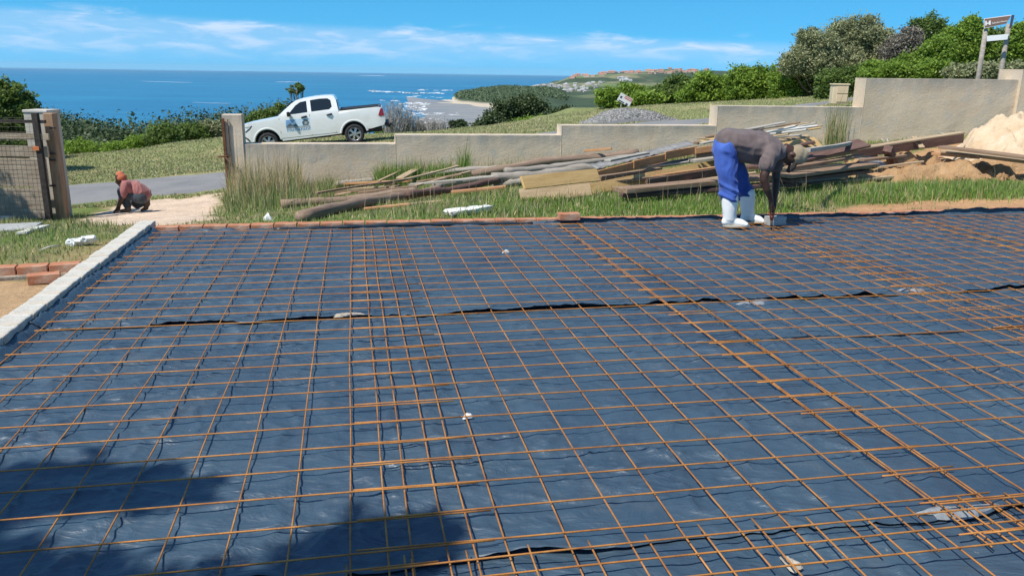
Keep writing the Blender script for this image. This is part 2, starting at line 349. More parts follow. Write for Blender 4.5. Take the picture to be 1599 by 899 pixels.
MB_=Mat('dry_sand',.9); v=MB_.geo((.02,.03,1)); MB_.base(MB_.ramp(MB_.noise(v,1,4),[(.3,(.42,.36,.27)),(.7,(.6,.54,.43))]))
tag(flat('beach_flats',[(636,152),(690,157),(760,163),(790,169),(770,180),(762,196),(720,206),(655,206),(648,188),(668,180),(640,170)],-60.05,MW.m),kind='structure')
tag(flat('beach',[(688,156.5),(700,155.5),(760,162),(792,168),(785,172),(750,166)],-59.95,MB_.m),kind='structure')
tag(flat('beach',[(726,206),(735,196),(745,190),(763,186),(775,190),(768,200),(745,207)],-59.95,MB_.m),kind='structure')
MF=Mat('sea_foam',.9); MF.base((.8,.84,.86))
def streak(x0,y0,x1,y1,t,z=-60.0):
    n=14; A=[];B=[]
    for j in range(n+1):
        f=j/n; x=x0+(x1-x0)*f; y=y0+(y1-y0)*f+random.uniform(-.25,.25); w=t*math.sin(math.pi*min(1,max(0,f)))**.6*random.uniform(.4,1)/2+.05
        A.append(onz(x,y-w,z)); B.append(onz(x,y+w,z))
    return A+B,[(i,i+1,n+2+i,n+1+i) for i in range(n)]
fo=MB(); FL=[]
for (xa,ya,xb,yb,sp,nn_,th) in [(576,142,650,145.5,.5,16,.8),(630,145.3,704,145.8,.35,14,.8),(655,140.5,706,142,.4,9,.5),(594,157,624,158,.4,5,.6),(640,151,692,153,.7,10,.4),(624,161,668,163,1.6,22,.8),(628,168,664,170,2.6,26,.9),(640,176,668,178,2.2,14,.7),(676,177,716,178,1.,9,.5),(655,190,700,188,2.2,12,.7)]:
    for q_ in range(nn_):
        f_=random.random(); w_=random.uniform(3,15); x_=xa+(xb-xa)*f_; y_=ya+(yb-ya)*f_+random.gauss(0,sp); FL.append((x_-w_/2,y_,x_+w_/2,y_+random.uniform(-.2,.3),th*random.uniform(.4,1.3)))
for s in FL+[(576,142.5,618,143.5,1.1),(636,145.4,690,145.8,.9),(560,118,600,118.6,.2),(430,128,470,128.4,.25),(220,127,300,129,.12),(300,160,360,162,.15)]: fo.add(*streak(*s))
tag(fo.build('sea_surf',MF.m),'white breaking surf along the bay and sandbar','surf',kind='stuff')
# ---------------------------------------------------------------- road, path
MR=Mat('road_asphalt',.9,0,.3); v=MR.geo(); MR.base(MR.mix(1.,MR.ramp(MR.noise(v,.9,5),[(.3,(.17,.17,.175)),(.7,(.25,.245,.24))]),MR.ramp(MR.noise(v,120,2),[(.3,.75),(.7,1.2)]),'MULTIPLY')); MR.bump(MR.noise(v,150,2),.4,.01)
near=[(-22,14.4),(-14,15.6),(-11,16.6),(-7.2,18),(-3,20),(1,21.2),(5,23.4),(8,25.4),(12,27.6),(18,30.5)]
V=[];C=[]
nn=90; t=np.linspace(0,len(near)-1,nn); nx_=np.interp(t,range(len(near)),[p[0] for p in near]); ny_=np.interp(t,range(len(near)),[p[1] for p in near])
for i in range(nn):
    a=np.array([nx_[min(i+1,nn-1)]-nx_[max(i-1,0)],ny_[min(i+1,nn-1)]-ny_[max(i-1,0)]]); a/=np.linalg.norm(a); nrm=np.array([-a[1],a[0]])
    for k in range(9):
        q=np.array([nx_[i],ny_[i]])+nrm*(3.9*k/8+(fbm(np.array([i*.3]),np.array([k*1.]))[0]-.5)*.2*(k in(0,8))); V.append((q[0],q[1],0))
V=np.array(V); V[:,2]=Hall(V[:,0],V[:,1])+.035
V[[i for i in range(len(V)) if i%9 in (0,8)],2]-=.08
tag(mk('road',V,gridfaces(nn,9),MR.m,smooth=True),kind='structure')
# ---------------------------------------------------------------- sea air
MH=bpy.data.materials.new('haze_air'); MH.use_nodes=True; hn=MH.node_tree.nodes; hn.clear(); pv_=hn.new('ShaderNodeVolumePrincipled'); pv_.inputs['Color'].default_value=(.80,.88,.97,1); pv_.inputs['Density'].default_value=1.5e-5
ho=hn.new('ShaderNodeOutputMaterial'); MH.node_tree.links.new(pv_.outputs[0],ho.inputs['Volume'])
hz=MB(); hz.box((0,13000,29),(60000,36000,182)); o=hz.build('haze',MH); tag(o,kind='stuff')
# ================================================================ slab: plastic membrane, kerbs, mesh
UL,UR,VB,VN=-1.68,9.8,5.76,-2.3
MP=Mat('membrane_plastic',.34,0,.75); v=MP.geo(); n=MP.noise(v,5,6,.65,.6); n2=MP.noise(v,1.3,4,.6)
c=MP.ramp(n2,[(.3,(.030,.056,.090)),(.7,(.048,.086,.122))])
dust=MP.ramp(MP.noise(v,2.1,8,.7),[(.56,0),(.78,.30)]); c=MP.mix(dust,c,(.15,.14,.12))
spot=MP.ramp(MP.noise(v,16,3,.6),[(.74,0),(.78,.4)]); c=MP.mix(spot,c,(.34,.30,.25))
MP.base(c); rr=MP.ramp(n,[(.3,.40),(.7,.54)]); MP.l.new(rr,MP.b.inputs['Roughness'])
sc=MP.n.new('ShaderNodeMapping'); sc.inputs['Rotation'].default_value=(0,0,.6); sc.inputs['Scale'].default_value=(9,22,9); MP.l.new(v,sc.inputs[0])
def creases(scale,st,rot,w):
    mp=MP.n.new('ShaderNodeMapping'); mp.inputs['Rotation'].default_value=(0,0,rot); mp.inputs['Scale'].default_value=st; MP.l.new(v,mp.inputs[0])
    nn=MP.noise(mp.outputs[0],scale,4,.55,w); return MP.math('POWER',MP.math('SUBTRACT',1.,MP.math('MULTIPLY',MP.math('ABSOLUTE',MP.math('SUBTRACT',nn,.5)),2.5)),2.)
hsum=MP.math('ADD',MP.math('MULTIPLY',creases(1.,(1.7,5.,3),.35,.9),1.),MP.math('MULTIPLY',creases(1.,(3.5,6,6),-.5,1.4),.5))
hsum=MP.math('ADD',hsum,MP.math('MULTIPLY',creases(1.,(1.2,1.9,2),1.1,1.6),.9)); hsum=MP.math('ADD',hsum,MP.math('MULTIPLY',MP.noise(sc.outputs[0],1.,3,.5,1.2),.12))
MP.bump(hsum,.6,.013)
def ridge(x,y,w=1.): 
    a=fbm(x,y,3,.5); return 1-np.abs(2*a-1)*w
def wrinkle(u,v):
    wx=(fbm(u*1.3,v*1.3+4,3)-.5)*1.6; wy=(fbm(u*1.3+8,v*1.3,3)-.5)*1.6
    a=ridge((u*1.9+wx),(v*7.5+wy*2.2-u*1.2))**3
    b=ridge((u*5.5+wx*3+v*2.),(v*4.5+wy*3)+7)**3
    c=ridge((u*3.2-v*2.6+wx*2)+3,(v*1.4+u*1.0+wy)*2.2)**6
    big=fbm(u*.9,v*1.5,2)
    amp=.45+.9*fbm(u*.8+3,v*.8,2)
    return amp*(.011*a+.008*b+.015*c)+big*.014-.015+.0025*fbm(u*14,v*22,2)
def lipline(u,v0,s): return v0+(fbm(u*1.1+s,u*0+s,4)-.5)*.16+(fbm(u*7+s,u*0,2)-.5)*.035
def membrane(v0,v1,base,lip,label,s,nu=760,pitch=.0155,u1=UR):
    u=np.r_[np.linspace(UL-.0,5.2,int(6.9/.0145)),np.linspace(5.2,u1,int((u1-5.2)/.03))[1:]]; nv=max(8,int((v1-v0)/pitch)); t=np.linspace(0,1,nv)
    U,T=np.meshgrid(u,t); vs_=lipline(U,v0,s) if lip else np.full_like(U,v0)
    Vv=vs_+(v1-vs_)*T; Z=wrinkle(U,Vv)+base
    if lip:
        dd=Vv-vs_; lift=np.maximum(0,fbm(U*1.6+s,U*0+2,3)-.42)*.075*(1+.5*(fbm(U*9+s,U*0,2)-.5))
        Z+=lift*np.exp(-(dd/.045)**2)+.006*np.exp(-(dd/.2)**2)
    if v1>=VB:   # turned up against the back kerb
        e=np.maximum(0,Vv-(VB-.14)); top=.036+.052*sstep(2.0,2.7,U)*(.2+1.25*fbm(U*1.1+3,U*0,3))-.012*sstep(1.,0,U)
        k=np.clip(e/.14,0,1); Z+=top*k**1.6*1.05+.03*(fbm(U*6,U*0+5,3)-.5)*k
        Vv=Vv-(.045+.05*fbm(U*1.6+9,U*0+2,2))*sstep(.72,1.,k)*sstep(1.9,2.6,U); Z=np.where(T>.998,Z-.012,Z)
    k=sstep(UL+.09,UL,U); Z+=k*(.035+.03*fbm(Vv*5,Vv*0,3)); 
    P=np.stack([GO[0]+U*GC-Vv*GS,GO[1]+U*GS+Vv*GC,Z],-1).reshape(-1,3)
    o=mk('plastic_membrane',P,gridfaces(*U.shape),MP.m,smooth=True)
    m=o.modifiers.new('t','SOLIDIFY'); m.thickness=.002; m.offset=-1
    return tag(o,label,'plastic sheet','overlapping plastic sheets under the reinforcing mesh')
membrane(2.70,VB+.01,.007,True,'wrinkled blue-black plastic sheet along the far brick kerb, its near edge lapped over the next','a'!='a' or 3.1)
membrane(-.07,3.0,.003,True,'wrinkled blue-black plastic sheet across the middle of the slab bed',11.7)
membrane(VN,.25,-.001,False,'wrinkled blue-black plastic sheet nearest the viewer under the lapped mesh ends',5.)
# a long fold crossing the middle sheet
fd=MB(); pts=[uvw(u,1.88+.03*math.sin(u*3),.018+.004*math.sin(u*9)) for u in np.linspace(2.2,7.5,60)]
tag(fd.tube(pts,[.004+.009*abs(math.sin(i*.31)) for i in range(60)],6).build('plastic_fold',MP.m,smooth=True),'long low fold in the plastic running under the mesh at the right','plastic fold')
# rolled edge of plastic along the brick kerb, left half
MK=mottled('dark_plastic_roll',(.02,.03,.04),.3,6,.35,.3,.004)
pts=[uvw(u,VB-.02+.012*math.sin(u*2.3),.034+.01*math.sin(u*1.7)) for u in np.linspace(-.55,2.05,40)]
tag(MB().tube(pts,[.02+.006*math.sin(i*1.3) for i in range(40)],10).build('rolled_plastic_edge',MK,smooth=True),'dark rolled-up edge of plastic lying against the left half of the far brick kerb','plastic roll')
# ---- kerbs
MKB=Mat('pale_mortared_block',.9); v=MKB.obj(); a=MKB.noise(v,9,7,.7); MKB.base(MKB.mix(MKB.ramp(MKB.noise(v,3,4),[(.45,0),(.65,.8)]),MKB.ramp(a,[(.3,(.40,.38,.33)),(.7,(.62,.60,.54))]),(.50,.42,.33))); MKB.bump(MKB.noise(v,30,6,.7),.7,.012)
MBR=Mat('red_brick',.9); v=MBR.obj(); a=MBR.noise(v,11,6,.7); MBR.base(MBR.mix(MBR.ramp(MBR.noise(v,6,4),[(.5,0),(.72,.75)]),MBR.ramp(a,[(.3,(.36,.13,.065)),(.7,(.52,.24,.13))]),(.52,.42,.33))); MBR.bump(MBR.noise(v,35,5,.7),.6,.008)
MMO=mottled('mortar',(.42,.36,.29),.3,12,.95,.6,.01)
def rough_box(c,size,seed,r=.004,n=3):
    """a block with slightly uneven faces"""
    rnd=random.Random(seed); bm=bmesh.new(); bmesh.ops.create_cube(bm,size=1); bmesh.ops.subdivide_edges(bm,edges=bm.edges,cuts=n,use_grid_fill=True)
    for v in bm.verts: v.co=Vector((v.co.x*size[0],v.co.y*size[1],v.co.z*size[2]))+Vector([rnd.uniform(-r,r) for _ in range(3)])
    V=[v.co+Vector(c) for v in bm.verts]; bm.verts.index_update(); F=[[v.index for v in f.verts] for f in bm.faces]; bm.free(); return V,F
def piece(name,mat,parent,c,size,seed,r=.004,bev=.006,rz=0,n=3):
    V,F=rough_box((0,0,0),size,seed,r,n); o=mk(name,V,F,mat,parent,True); o.location=c; o.rotation_euler=(0,0,rz)
    b=o.modifiers.new('b','BEVEL'); b.width=bev; b.segments=2; b.limit_method='ANGLE'; b.angle_limit=R(40)
    o.modifiers.new('w','WEIGHTED_NORMAL'); return o
kb=tag(empty('block_kerb',uvw(UL,0,0),GA),'whitish mortar-smeared block kerb along the left side of the slab bed','kerb')
vv=-2.2; k=0
while vv<5.9:
    l=random.uniform(.21,.235) if k%3 else random.uniform(.23,.25)
    piece('kerb_block',MKB.m,kb,(-.078+random.uniform(-.004,.004),vv+l/2,.035+random.uniform(-.003,.003)),(.15,l-.006,.13),k,.0035,.01); vv+=l; k+=1
# mortar bed of the block kerb
piece('mortar_bed',MMO,kb,(-.08,1.85,-.06),(.20,8.2,.09),5,.005,.01,n=6)
kk=tag(empty('brick_kerb',uvw(UL,VB,0),GA),'single course of red bricks along the far edge of the slab bed','kerb')
uu=.02; k=0
while uu<UR-UL:
    l=.222; z=.032+.006*math.sin(uu*.8)
    piece('kerb_brick',MBR.m,kk,(uu+l/2,.075+random.uniform(-.004,.006),z+random.uniform(-.004,.004)),(l-.012,.106,.073),k+50,.003,.005,random.uniform(-.02,.02)); uu+=l; k+=1
piece('mortar_bed',MMO,kk,(5.7,.085,-.045),(11.5,.16,.09),9,.006,.01,n=6)
def brick(px,py,z,rz,label,d=None,cat='brick',group='loose bricks and blocks',mat=None,size=(.222,.106,.073),name='brick'):
    p=onz(px,py,z) if d is None else at(px,py,d)
    o=piece(name,mat or MBR.m,None,tuple(p+np.array([0,0,size[2]/2])),size,int(px),.003,.005,rz)
    return tag(o,label,cat,group)
brick(888,343,.07,GA+.03,'loose red brick sitting on top of the far brick kerb')
brick(70,441,-.07,GA+.28,'loose red brick lying on orange sand left of the block kerb')
MCN=mottled('grey_concrete_block',(.34,.34,.33),.2,9,.9,.5,.01)
brick(1210,351,.03,GA+.1,'small grey concrete block on the plastic beside the crouched tool','' or None,'concrete block',None,MCN,(.2,.11,.09),'concrete_block')
# brick course in the sand at the left
hl=onz(0,428,-.03); h2=onz(146,420,-.03); dv=(h2-hl); ang=math.atan2(dv[1],dv[0]); Ln=math.hypot(dv[0],dv[1]); hl=hl-dv/Ln*1.6
bc=tag(empty('brick_footing',tuple(hl+np.array([0,0,0.])),ang),'low course of mortared red bricks meeting the block kerb from the left','brick footing')
x=0;k=0
while x<Ln+1.55:
    l=random.choice([.225,.225,.12]); piece('footing_brick',MBR.m,bc,(x+l/2,.06,.012),(l-.012,.11,.075),k+200,.003,.006,random.uniform(-.03,.03)); x+=l; k+=1
piece('mortar_bed',MMO,bc,(1.3,.08,-.06),(3.6,.18,.08),12,.008,.01,n=5)
# ---- steel mesh sheets
MRB=Mat('rusty_steel_bar',.62,.25,.4); v=MRB.geo(); MRB.base(MRB.ramp(MRB.noise(v,7,5,.7),[(.3,(.25,.095,.03)),(.55,(.47,.20,.05)),(.75,(.60,.30,.09))])); MRB.bump(MRB.noise(v,220,2),.5,.002)
def zsurf(u,v): return float(wrinkle(np.array([u]),np.array([v]))[0])
def bar_pts(a,b,z0,seed,n):
    rnd=random.Random(seed); ph=rnd.uniform(0,6); ph2=rnd.uniform(0,6); P=[]
    for i in range(n+1):
        f=i/n; u=a[0]+(b[0]-a[0])*f; v=a[1]+(b[1]-a[1])*f; s=f*math.hypot(b[0]-a[0],b[1]-a[1])
        du=.004*math.sin(s*1.1+ph)+.002*math.sin(s*3.7+ph2); dz=.004*math.sin(s*1.4+ph2)
        if abs(b[0]-a[0])>abs(b[1]-a[1]): v+=du
        else: u+=du
        P.append(uvw(u,v,z0+dz))
    return P
def mesh_sheet(u0,ncol,v0,v1,voff,label,seed,z=.03,cross_l=.1,cross_r=.07,skew=0,r=.0034):
    root=empty('mesh_sheet',uvw(u0,v0,0)); inv=root.matrix_world.copy(); bpy.context.view_layer.update()
    rnd=random.Random(seed); o0=np.array(root.location)
    for i in range(ncol):
        u=u0+.2*i+rnd.uniform(-.005,.005); P=[p-o0 for p in bar_pts((u+skew*0,v0+rnd.uniform(-.015,.015)),(u+skew*(v1-v0),v1+rnd.uniform(-.015,.015)),z,seed*100+i,34)]
        MB().tube(P,r,6).build('long_bar',MRB.m,root,True)
    v=voff; k=0
    while v<v1-.03:
        if v>v0+.04:
            P=[p-o0 for p in bar_pts((u0-cross_l+rnd.uniform(-.012,.012)+skew*(v-v0),v+rnd.uniform(-.004,.004)),(u0+.2*(ncol-1)+cross_r+rnd.uniform(-.012,.012)+skew*(v-v0),v+rnd.uniform(-.006,.006)),z+2*r+.0005,seed*100+50+k,16)]
            MB().tube(P,r,6).build('cross_bar',MRB.m,root,True)
        v+=.2; k+=1
    return tag(root,label,'reinforcing mesh','rusty welded mesh sheets laid over the plastic')
FARV=5.70; NRV=-.29
mesh_sheet(-1.6,12,NRV-.1,FARV,-.2,'far rusty mesh sheet beside the whitish block kerb, leftmost of the far row',1,.033,.03,.08)
mesh_sheet(.31,12,NRV,FARV,-.19,'far rusty mesh sheet second from the block kerb, right of the narrow double-bar strip',2,.034,.1,.06)
mesh_sheet(2.315,12,NRV-.01,FARV,-.225,'far rusty mesh sheet in front of the white boots, third from the block kerb',3,.041,.09,.07)
mesh_sheet(4.265,12,NRV,FARV,-.16,'far rusty mesh sheet under the concrete block, fourth from the block kerb',4,.030,.1,.07,.004)
mesh_sheet(6.22,12,NRV,FARV,-.19,'far rusty mesh sheet against the right edge of the view, fifth from the block kerb',5,.040,.1,.07)
mesh_sheet(-1.83+.02,12,VN+.1,-.07,-.11-2.0,'near mesh sheet at the bottom left corner of the view',6,.045,.04,.07)
mesh_sheet(.37,12,VN+.1,-.05,-.12-2.0,'near mesh sheet at the bottom middle with its bar ends standing past the lap',7,.052,.1,.06)
mesh_sheet(2.39,12,VN+.1,-.02,-.075-2.0,'near mesh sheet at the bottom right beside the torn plastic edge',8,.060,.1,.07)
# scraps lying on the plastic
MWP=mottled('white_plastic_scrap',(.72,.73,.72),.12,10,.5,.4,.01); MTS=mottled('torn_clear_sheet',(.22,.24,.26),.3,14,.25,.5,.01)
def scrap(px,py,sx_,sy_,h,mat,label,cat,seed,z=None,name='scrap',group=None,onground=False,rag=.35):
    rnd=random.Random(seed); p=hit(px,py) if onground else onz(px,py,.02); n=14; V=[];F=[]
    rings=5
    for j in range(rings):
        f=j/(rings-1)
        for i in range(n):
            a=2*math.pi*i/n; rr_=(1-f)*(1+rag*math.sin(a*3+seed)+rnd.uniform(-.15,.15)); V.append((math.cos(a)*sx_*rr_,math.sin(a)*sy_*rr_,h*(f**.6)*(.6+.6*rnd.random())+(0 if j else -.01)))
    for j in range(rings-1):
        for i in range(n): F.append((j*n+i,j*n+(i+1)%n,(j+1)*n+(i+1)%n,(j+1)*n+i))
    o=mk(name,V,F,mat,None,True); o.location=tuple(p+np.array([0,0,.004])); o.rotation_euler=(0,0,rnd.uniform(0,.5)); return tag(o,label,cat,group)
for i,(px,py,a,b,l) in enumerate([(730,650,.022,.012,'tiny crumpled white scrap on the plastic near the middle of the mesh'),(790,393,.03,.012,'small white scrap on the plastic below the kerb-top brick'),
    (1425,453,.10,.02,'shiny torn strip of plastic on the right part of the sheet'),(1180,472,.12,.04,'pale scuffed patch of torn plastic below the bent worker'),(1500,797,.17,.035,'shiny torn flap of clear plastic at the lower right lap'),
    (540,492,.10,.014,'long dull scrap lying on the sheet lap left of the middle'),(1236,880,.022,.04,'flake of dry pale mud on the plastic at the bottom right')]):
    scrap(px,py,a,b,.014,MTS if i in(2,3,4) else MWP if i<2 else MMO,l,'plastic scrap' if i<6 else 'mud flake',i+3,name='plastic_scrap' if i<6 else 'mud_flake')
# ================================================================ boundary wall
MWL=Mat('cement_render',.92,0,.2); v=MWL.geo(); a=MWL.noise(v,.8,8,.68); b2=MWL.noise(v,3.2,7,.7)
c=MWL.ramp(a,[(.28,(.50,.395,.28)),(.5,(.65,.52,.375)),(.72,(.75,.61,.455))]); c=MWL.mix(MWL.ramp(b2,[(.48,0),(.66,.75)]),c,(.47,.43,.36))
at_=MWL.attr('col'); c=MWL.mix(MWL.math('MULTIPLY',at_,MWL.ramp(MWL.noise(MWL.geo((3,3,.5)),1.6,6,.6),[(.35,.35),(.6,1.)])),c,(.34,.31,.265))
MWL.base(c); MWL.bump(MWL.math('ADD',MWL.noise(v,25,6,.7),MWL.math('MULTIPLY',a,2.)),.45,.02)
wall=tag(empty('boundary_wall',(0,0,0)),'long stepped beige plastered wall rising to the right behind the timber','wall')
def wpt(px,off=0): y=wallY(px,off); t=ray(px,200)[0]/ray(px,200)[1]; return np.array([t*y,y])
TH=.40; nrm=np.array([-GS,GC])
def wallseg(name,pa,pb,za,zb,thick=TH,fr=0.,mat=None,n=None):
    """front face through plan points pa,pb (2-D); top height za..zb; goes into the ground"""
    n=n or max(2,int(np.linalg.norm(pb-pa)/.25)); V=[];C=[]; nz=10
    for j in range(nz+1):
        for i in range(n+1):
            f=i/n; p=pa+(pb-pa)*f-nrm*fr; zt=za+(zb-za)*f; zb_=H(*p)-.3; z=zb_+(zt-zb_)*(j/nz)
            q=p+nrm*((fbm(np.array([f*np.linalg.norm(pb-pa)*2+pa[0]]),np.array([z*2.]))[0]-.5)*.02)
            V.append((q[0],q[1],z)); C.append(max(0,1-(zt-z)/.32))
    m=len(V)
    for i in range(n+1):
        f=i/n; p=pa+(pb-pa)*f+nrm*thick; zt=za+(zb-za)*f; V.append((p[0],p[1],zt)); C.append(0)
    for i in range(n+1):
        f=i/n; p=pa+(pb-pa)*f+nrm*thick; V.append((p[0],p[1],H(*(pa+(pb-pa)*f))-.5)); C.append(0)
    F=[]
    for j in range(nz):
        for i in range(n): a=j*(n+1)+i; F.append((a,a+1,a+n+2,a+n+1))
    for i in range(n):
        a=nz*(n+1)+i; F.append((a,a+1,m+i+1,m+i)); F.append((m+i,m+i+1,m+n+2+i,m+n+1+i)[::1])
    F.append(tuple([j*(n+1) for j in range(nz+1)]+[m,m+n+1])[::-1]); F.append(tuple([j*(n+1)+n for j in range(nz+1)]+[m+n,m+2*n+1]))
    o=mk(name,V,F,mat or MWL.m,wall,False,cols=np.repeat(np.array(C)[:,None],3,1))
    b=o.modifiers.new('b','BEVEL'); b.width=.006; b.segments=2; b.limit_method='ANGLE'; b.angle_limit=R(50); return o
def topz(px,py): return at(px,py,wallY(px))[2]
wallseg('gate_pillar',wpt(347),wpt(378),topz(360,179.5),topz(360,179.5),TH,.012)
wallseg('wall_section',wpt(378.2),wpt(617),topz(400,225),topz(600,225))
wallseg('wall_section',wpt(617.2),wpt(877),topz(650,211),topz(860,211.5))
wallseg('wall_section',wpt(877.2),wpt(1118.5),topz(900,196),topz(1100,196.5))
wallseg('wall_section',wpt(1118.7),wpt(1343.5),topz(1140,165.5),topz(1320,167.5))
wallseg('wall_section',wpt(1343.7),wpt(1583),topz(1360,122.5),topz(1560,124))
wallseg('end_pillar',wpt(1578),wpt(1760),topz(1600,109),topz(1700,109.5),TH+.2,.08)
MTK=mottled('wall_patch_stain',(.33,.31,.28),.2,9,.95,.3,.01)
MRS=mottled('rusted_iron',(.17,.075,.04),.45,18,.8,.5,.004,.3)
# rusted gate hinge angle on the pillar
q=wpt(349.5)-nrm*.04; zt=topz(350,185); zb=H(*q)-.1
gp=tag(empty('gate_hinge_post',(q[0],q[1],0),GA),'rusted iron hinge post bolted to the left face of the right gate pillar','hinge post')
b=MB(); b.box((.0,-.012,(zt+zb)/2),(.05,.045,zt-zb)); b.build('angle_iron',MRS,gp,bev=.003)
b=MB(); b.box((.085,0,(zt+zb)/2+.25),(.012,.03,(zt-zb)*.7)); b.build('hinge_strap',MRS,gp,bev=.003)
zz=topz(350,244); b=MB(); b.tube([(-.14,-.06,zz),(.09,-.06,zz+.01)],.018,8); b.build('latch_pin',MRS,gp,True)
b=MB(); pts=[at(352,246,q[1]-.12),at(362,256,q[1]-.12),at(371,268,q[1]-.12),at(377,276,q[1]-.1),at(373,282,q[1]-.1)]
for nm,pts in (('latch_chain',pts),('chain_end',[at(367,262,q[1]-.12),at(364,271,q[1]-.12),at(367,280,q[1]-.12),at(367,305,q[1]-.1)])):
    tag(MB().tube(pts,.012,6,wob=.3).build('iron_chain' if nm=='latch_chain' else 'wire_tail',MRS,None,True),'bent rusty rod hanging from the gate latch over the pillar' if nm=='latch_chain' else 'thin rusty wire dangling below the bent rod on the gate pillar','rod' if nm=='latch_chain' else 'wire')
# ================================================================ left gate
MGW=Mat('weathered_board',.9); v=MGW.geo((2.,2.,9)); a=MGW.noise(v,1.6,8,.7); MGW.base(MGW.ramp(a,[(.3,(.26,.19,.13)),(.55,(.38,.30,.22)),(.75,(.48,.40,.30))])); MGW.bump(MGW.noise(MGW.geo((3,3,30)),2,6,.7),.6,.01)
MPW=Mat('post_timber',.85); v=MPW.geo((12,12,1.2)); a=MPW.noise(v,1.6,7,.7); MPW.base(MPW.ramp(a,[(.3,(.20,.11,.06)),(.55,(.33,.21,.13)),(.75,(.42,.29,.19))])); MPW.bump(a,.6,.01)
MIR=mottled('dark_iron',(.05,.04,.035),.4,15,.7,.4,.003,.3)
GY=14.
def gpt(px,py,d=GY): return at(px,py,d)
gt=tag(empty('yard_gate',(0,0,0)),'tall board gate faced with square wire mesh, half in tree shade at the left','gate')
def gboard(name,px0,px1,py0,py1,d,t,mat,par=gt,bev=.006,skewx=0):
    c0=gpt(px0,py1,d); x0=c0[0]; x1=gpt(px1,py1,d)[0]; z0=c0[2]; z1=gpt(px0,py0,d)[2]
    b=MB(); b.box(((x0+x1)/2,d+t/2,(z0+z1)/2),(x1-x0,t,z1-z0)); return b.build(name,mat,par,bev=bev)
for (a,b_) in ((226,243),(245,289.5),(291.5,339)): gboard('gate_board',-130,76,a,b_,GY,.04,MGW.m)
gboard('top_rail',-130,70,185,190,GY-.03,.05,MIR); gboard('middle_rail',-130,76,206,216,GY-.03,.04,MGW.m)
gboard('hinge_stile',71,80,177,345,GY-.06,.08,MIR)
# wire mesh of the gate
x0=gpt(-130,300)[0]; x1=gpt(76,300)[0]; z0=gpt(40,338)[2]; z1=gpt(40,184)[2]; b=MB()
n=int((x1-x0)/.075)
for i in range(n+1): x=x0+(x1-x0)*i/n; b.tube([(x,GY-.045,z0),(x+.01*math.sin(i),GY-.045,(z0+z1)/2),(x,GY-.045,z1)],.0019,4,False)
n=int((z1-z0)/.075)
for i in range(n+1): z=z0+(z1-z0)*i/n; b.tube([(x0,GY-.047,z),((x0+x1)/2,GY-.047,z+.012*math.sin(i*2)),(x1,GY-.047,z)],.0019,4,False)
b.build('wire_mesh',mottled('mesh_wire',(.13,.105,.08),.3,15,.7,0),gt)
pp=tag(empty('left_gate_pillar',(0,0,0)),'pale cement pillar standing behind the wire mesh gate at the left','pillar')
x0=gpt(36,178,14.6)[0]; x1=gpt(66,178,14.6)[0]; zt=gpt(50,176,14.6)[2]; zb=H((x0+x1)/2,14.7)-.3
b=MB(); b.box(((x0+x1)/2+.02,14.85,(zt+zb)/2),(x1-x0+.08,.42,zt-zb)); b.build('pillar_shaft',mottled('pillar_cement',(.46,.43,.37),.2,3,.9,.4,.01),pp,bev=.012)
b=MB(); b.box(((x0+x1)/2+.02,14.85,zt+.02),(x1-x0+.10,.45,.05)); b.build('pillar_cap',mottled('cap_cement',(.5,.47,.42),.2,3,.9,.4,.01),pp,bev=.01)
xx=gpt(56,232,GY-.08); o=MB().box((0,0,0),(.11,.01,.07)).build('gate_sign',Mat('orange_plate',.5).base((.55,.16,.05)).m,None,bev=.003); o.location=tuple(xx); tag(o,'small orange plate wired to the left gate','plate')
x0=gpt(84,300,14.15)[0]; x1=gpt(99,300,14.15)[0]; zt=gpt(80,177,14.15)[2]; zb=H(x1,14.2)-.3
gpo=tag(empty('gate_post',(0,0,0)),'tall reddish timber gate post at the open end of the left gate','post')
MB().box(((x0+x1)/2,14.2,(zt+zb)/2),(x1-x0,.17,zt-zb)).build('post_shaft',MPW.m,gpo,bev=.015)
for py in (200,240,250,290): p=gpt(82,py,14.08); MB().box((p[0]-.0,p[1]-.0,p[2]),(.10,.03,.03)).build('hinge',MIR,gpo,bev=.004)
# ================================================================ timber heap
def woodmat(name,a,b,c,st=(3,3,3),rough=.85):
    M=Mat(name,rough); v=M.obj((1.2,14,14)); n=M.noise(v,1.5,7,.7,.3); M.base(M.ramp(n,[(.28,a),(.5,b),(.75,c)])); M.bump(M.noise(M.obj((1.5,40,40)),1.5,4,.6),.6,.006); return M.m
WD={'pine':woodmat('yellow_pine',(.42,.25,.09),(.55,.35,.14),(.63,.43,.20)),
 'grey':woodmat('silvered_timber',(.22,.20,.17),(.36,.33,.28),(.48,.44,.38)),
 'brown':woodmat('brown_timber',(.14,.085,.05),(.25,.16,.10),(.36,.25,.17)),
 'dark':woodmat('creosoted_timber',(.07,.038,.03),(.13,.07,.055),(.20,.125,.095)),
 'tan':woodmat('tan_timber',(.27,.19,.11),(.41,.30,.18),(.52,.40,.26)),
 'orange':woodmat('reddish_timber',(.33,.15,.06),(.46,.24,.11),(.55,.33,.18)),
 'pale':woodmat('whitewashed_timber',(.42,.40,.36),(.58,.56,.51),(.70,.68,.63))}
WD['log']=woodmat('barked_log',(.12,.075,.05),(.25,.17,.12),(.36,.27,.20)); WD['glog']=woodmat('grey_log',(.17,.145,.12),(.29,.255,.215),(.41,.37,.32))
GRP='salvaged timbers heaped below the stepped wall'
def ends(a,b):
    P=[]
    for (px,py,lf) in (a,b): P.append(Vector(hit(px,py,lf,7.,wallY(px)-.12)))
    return P
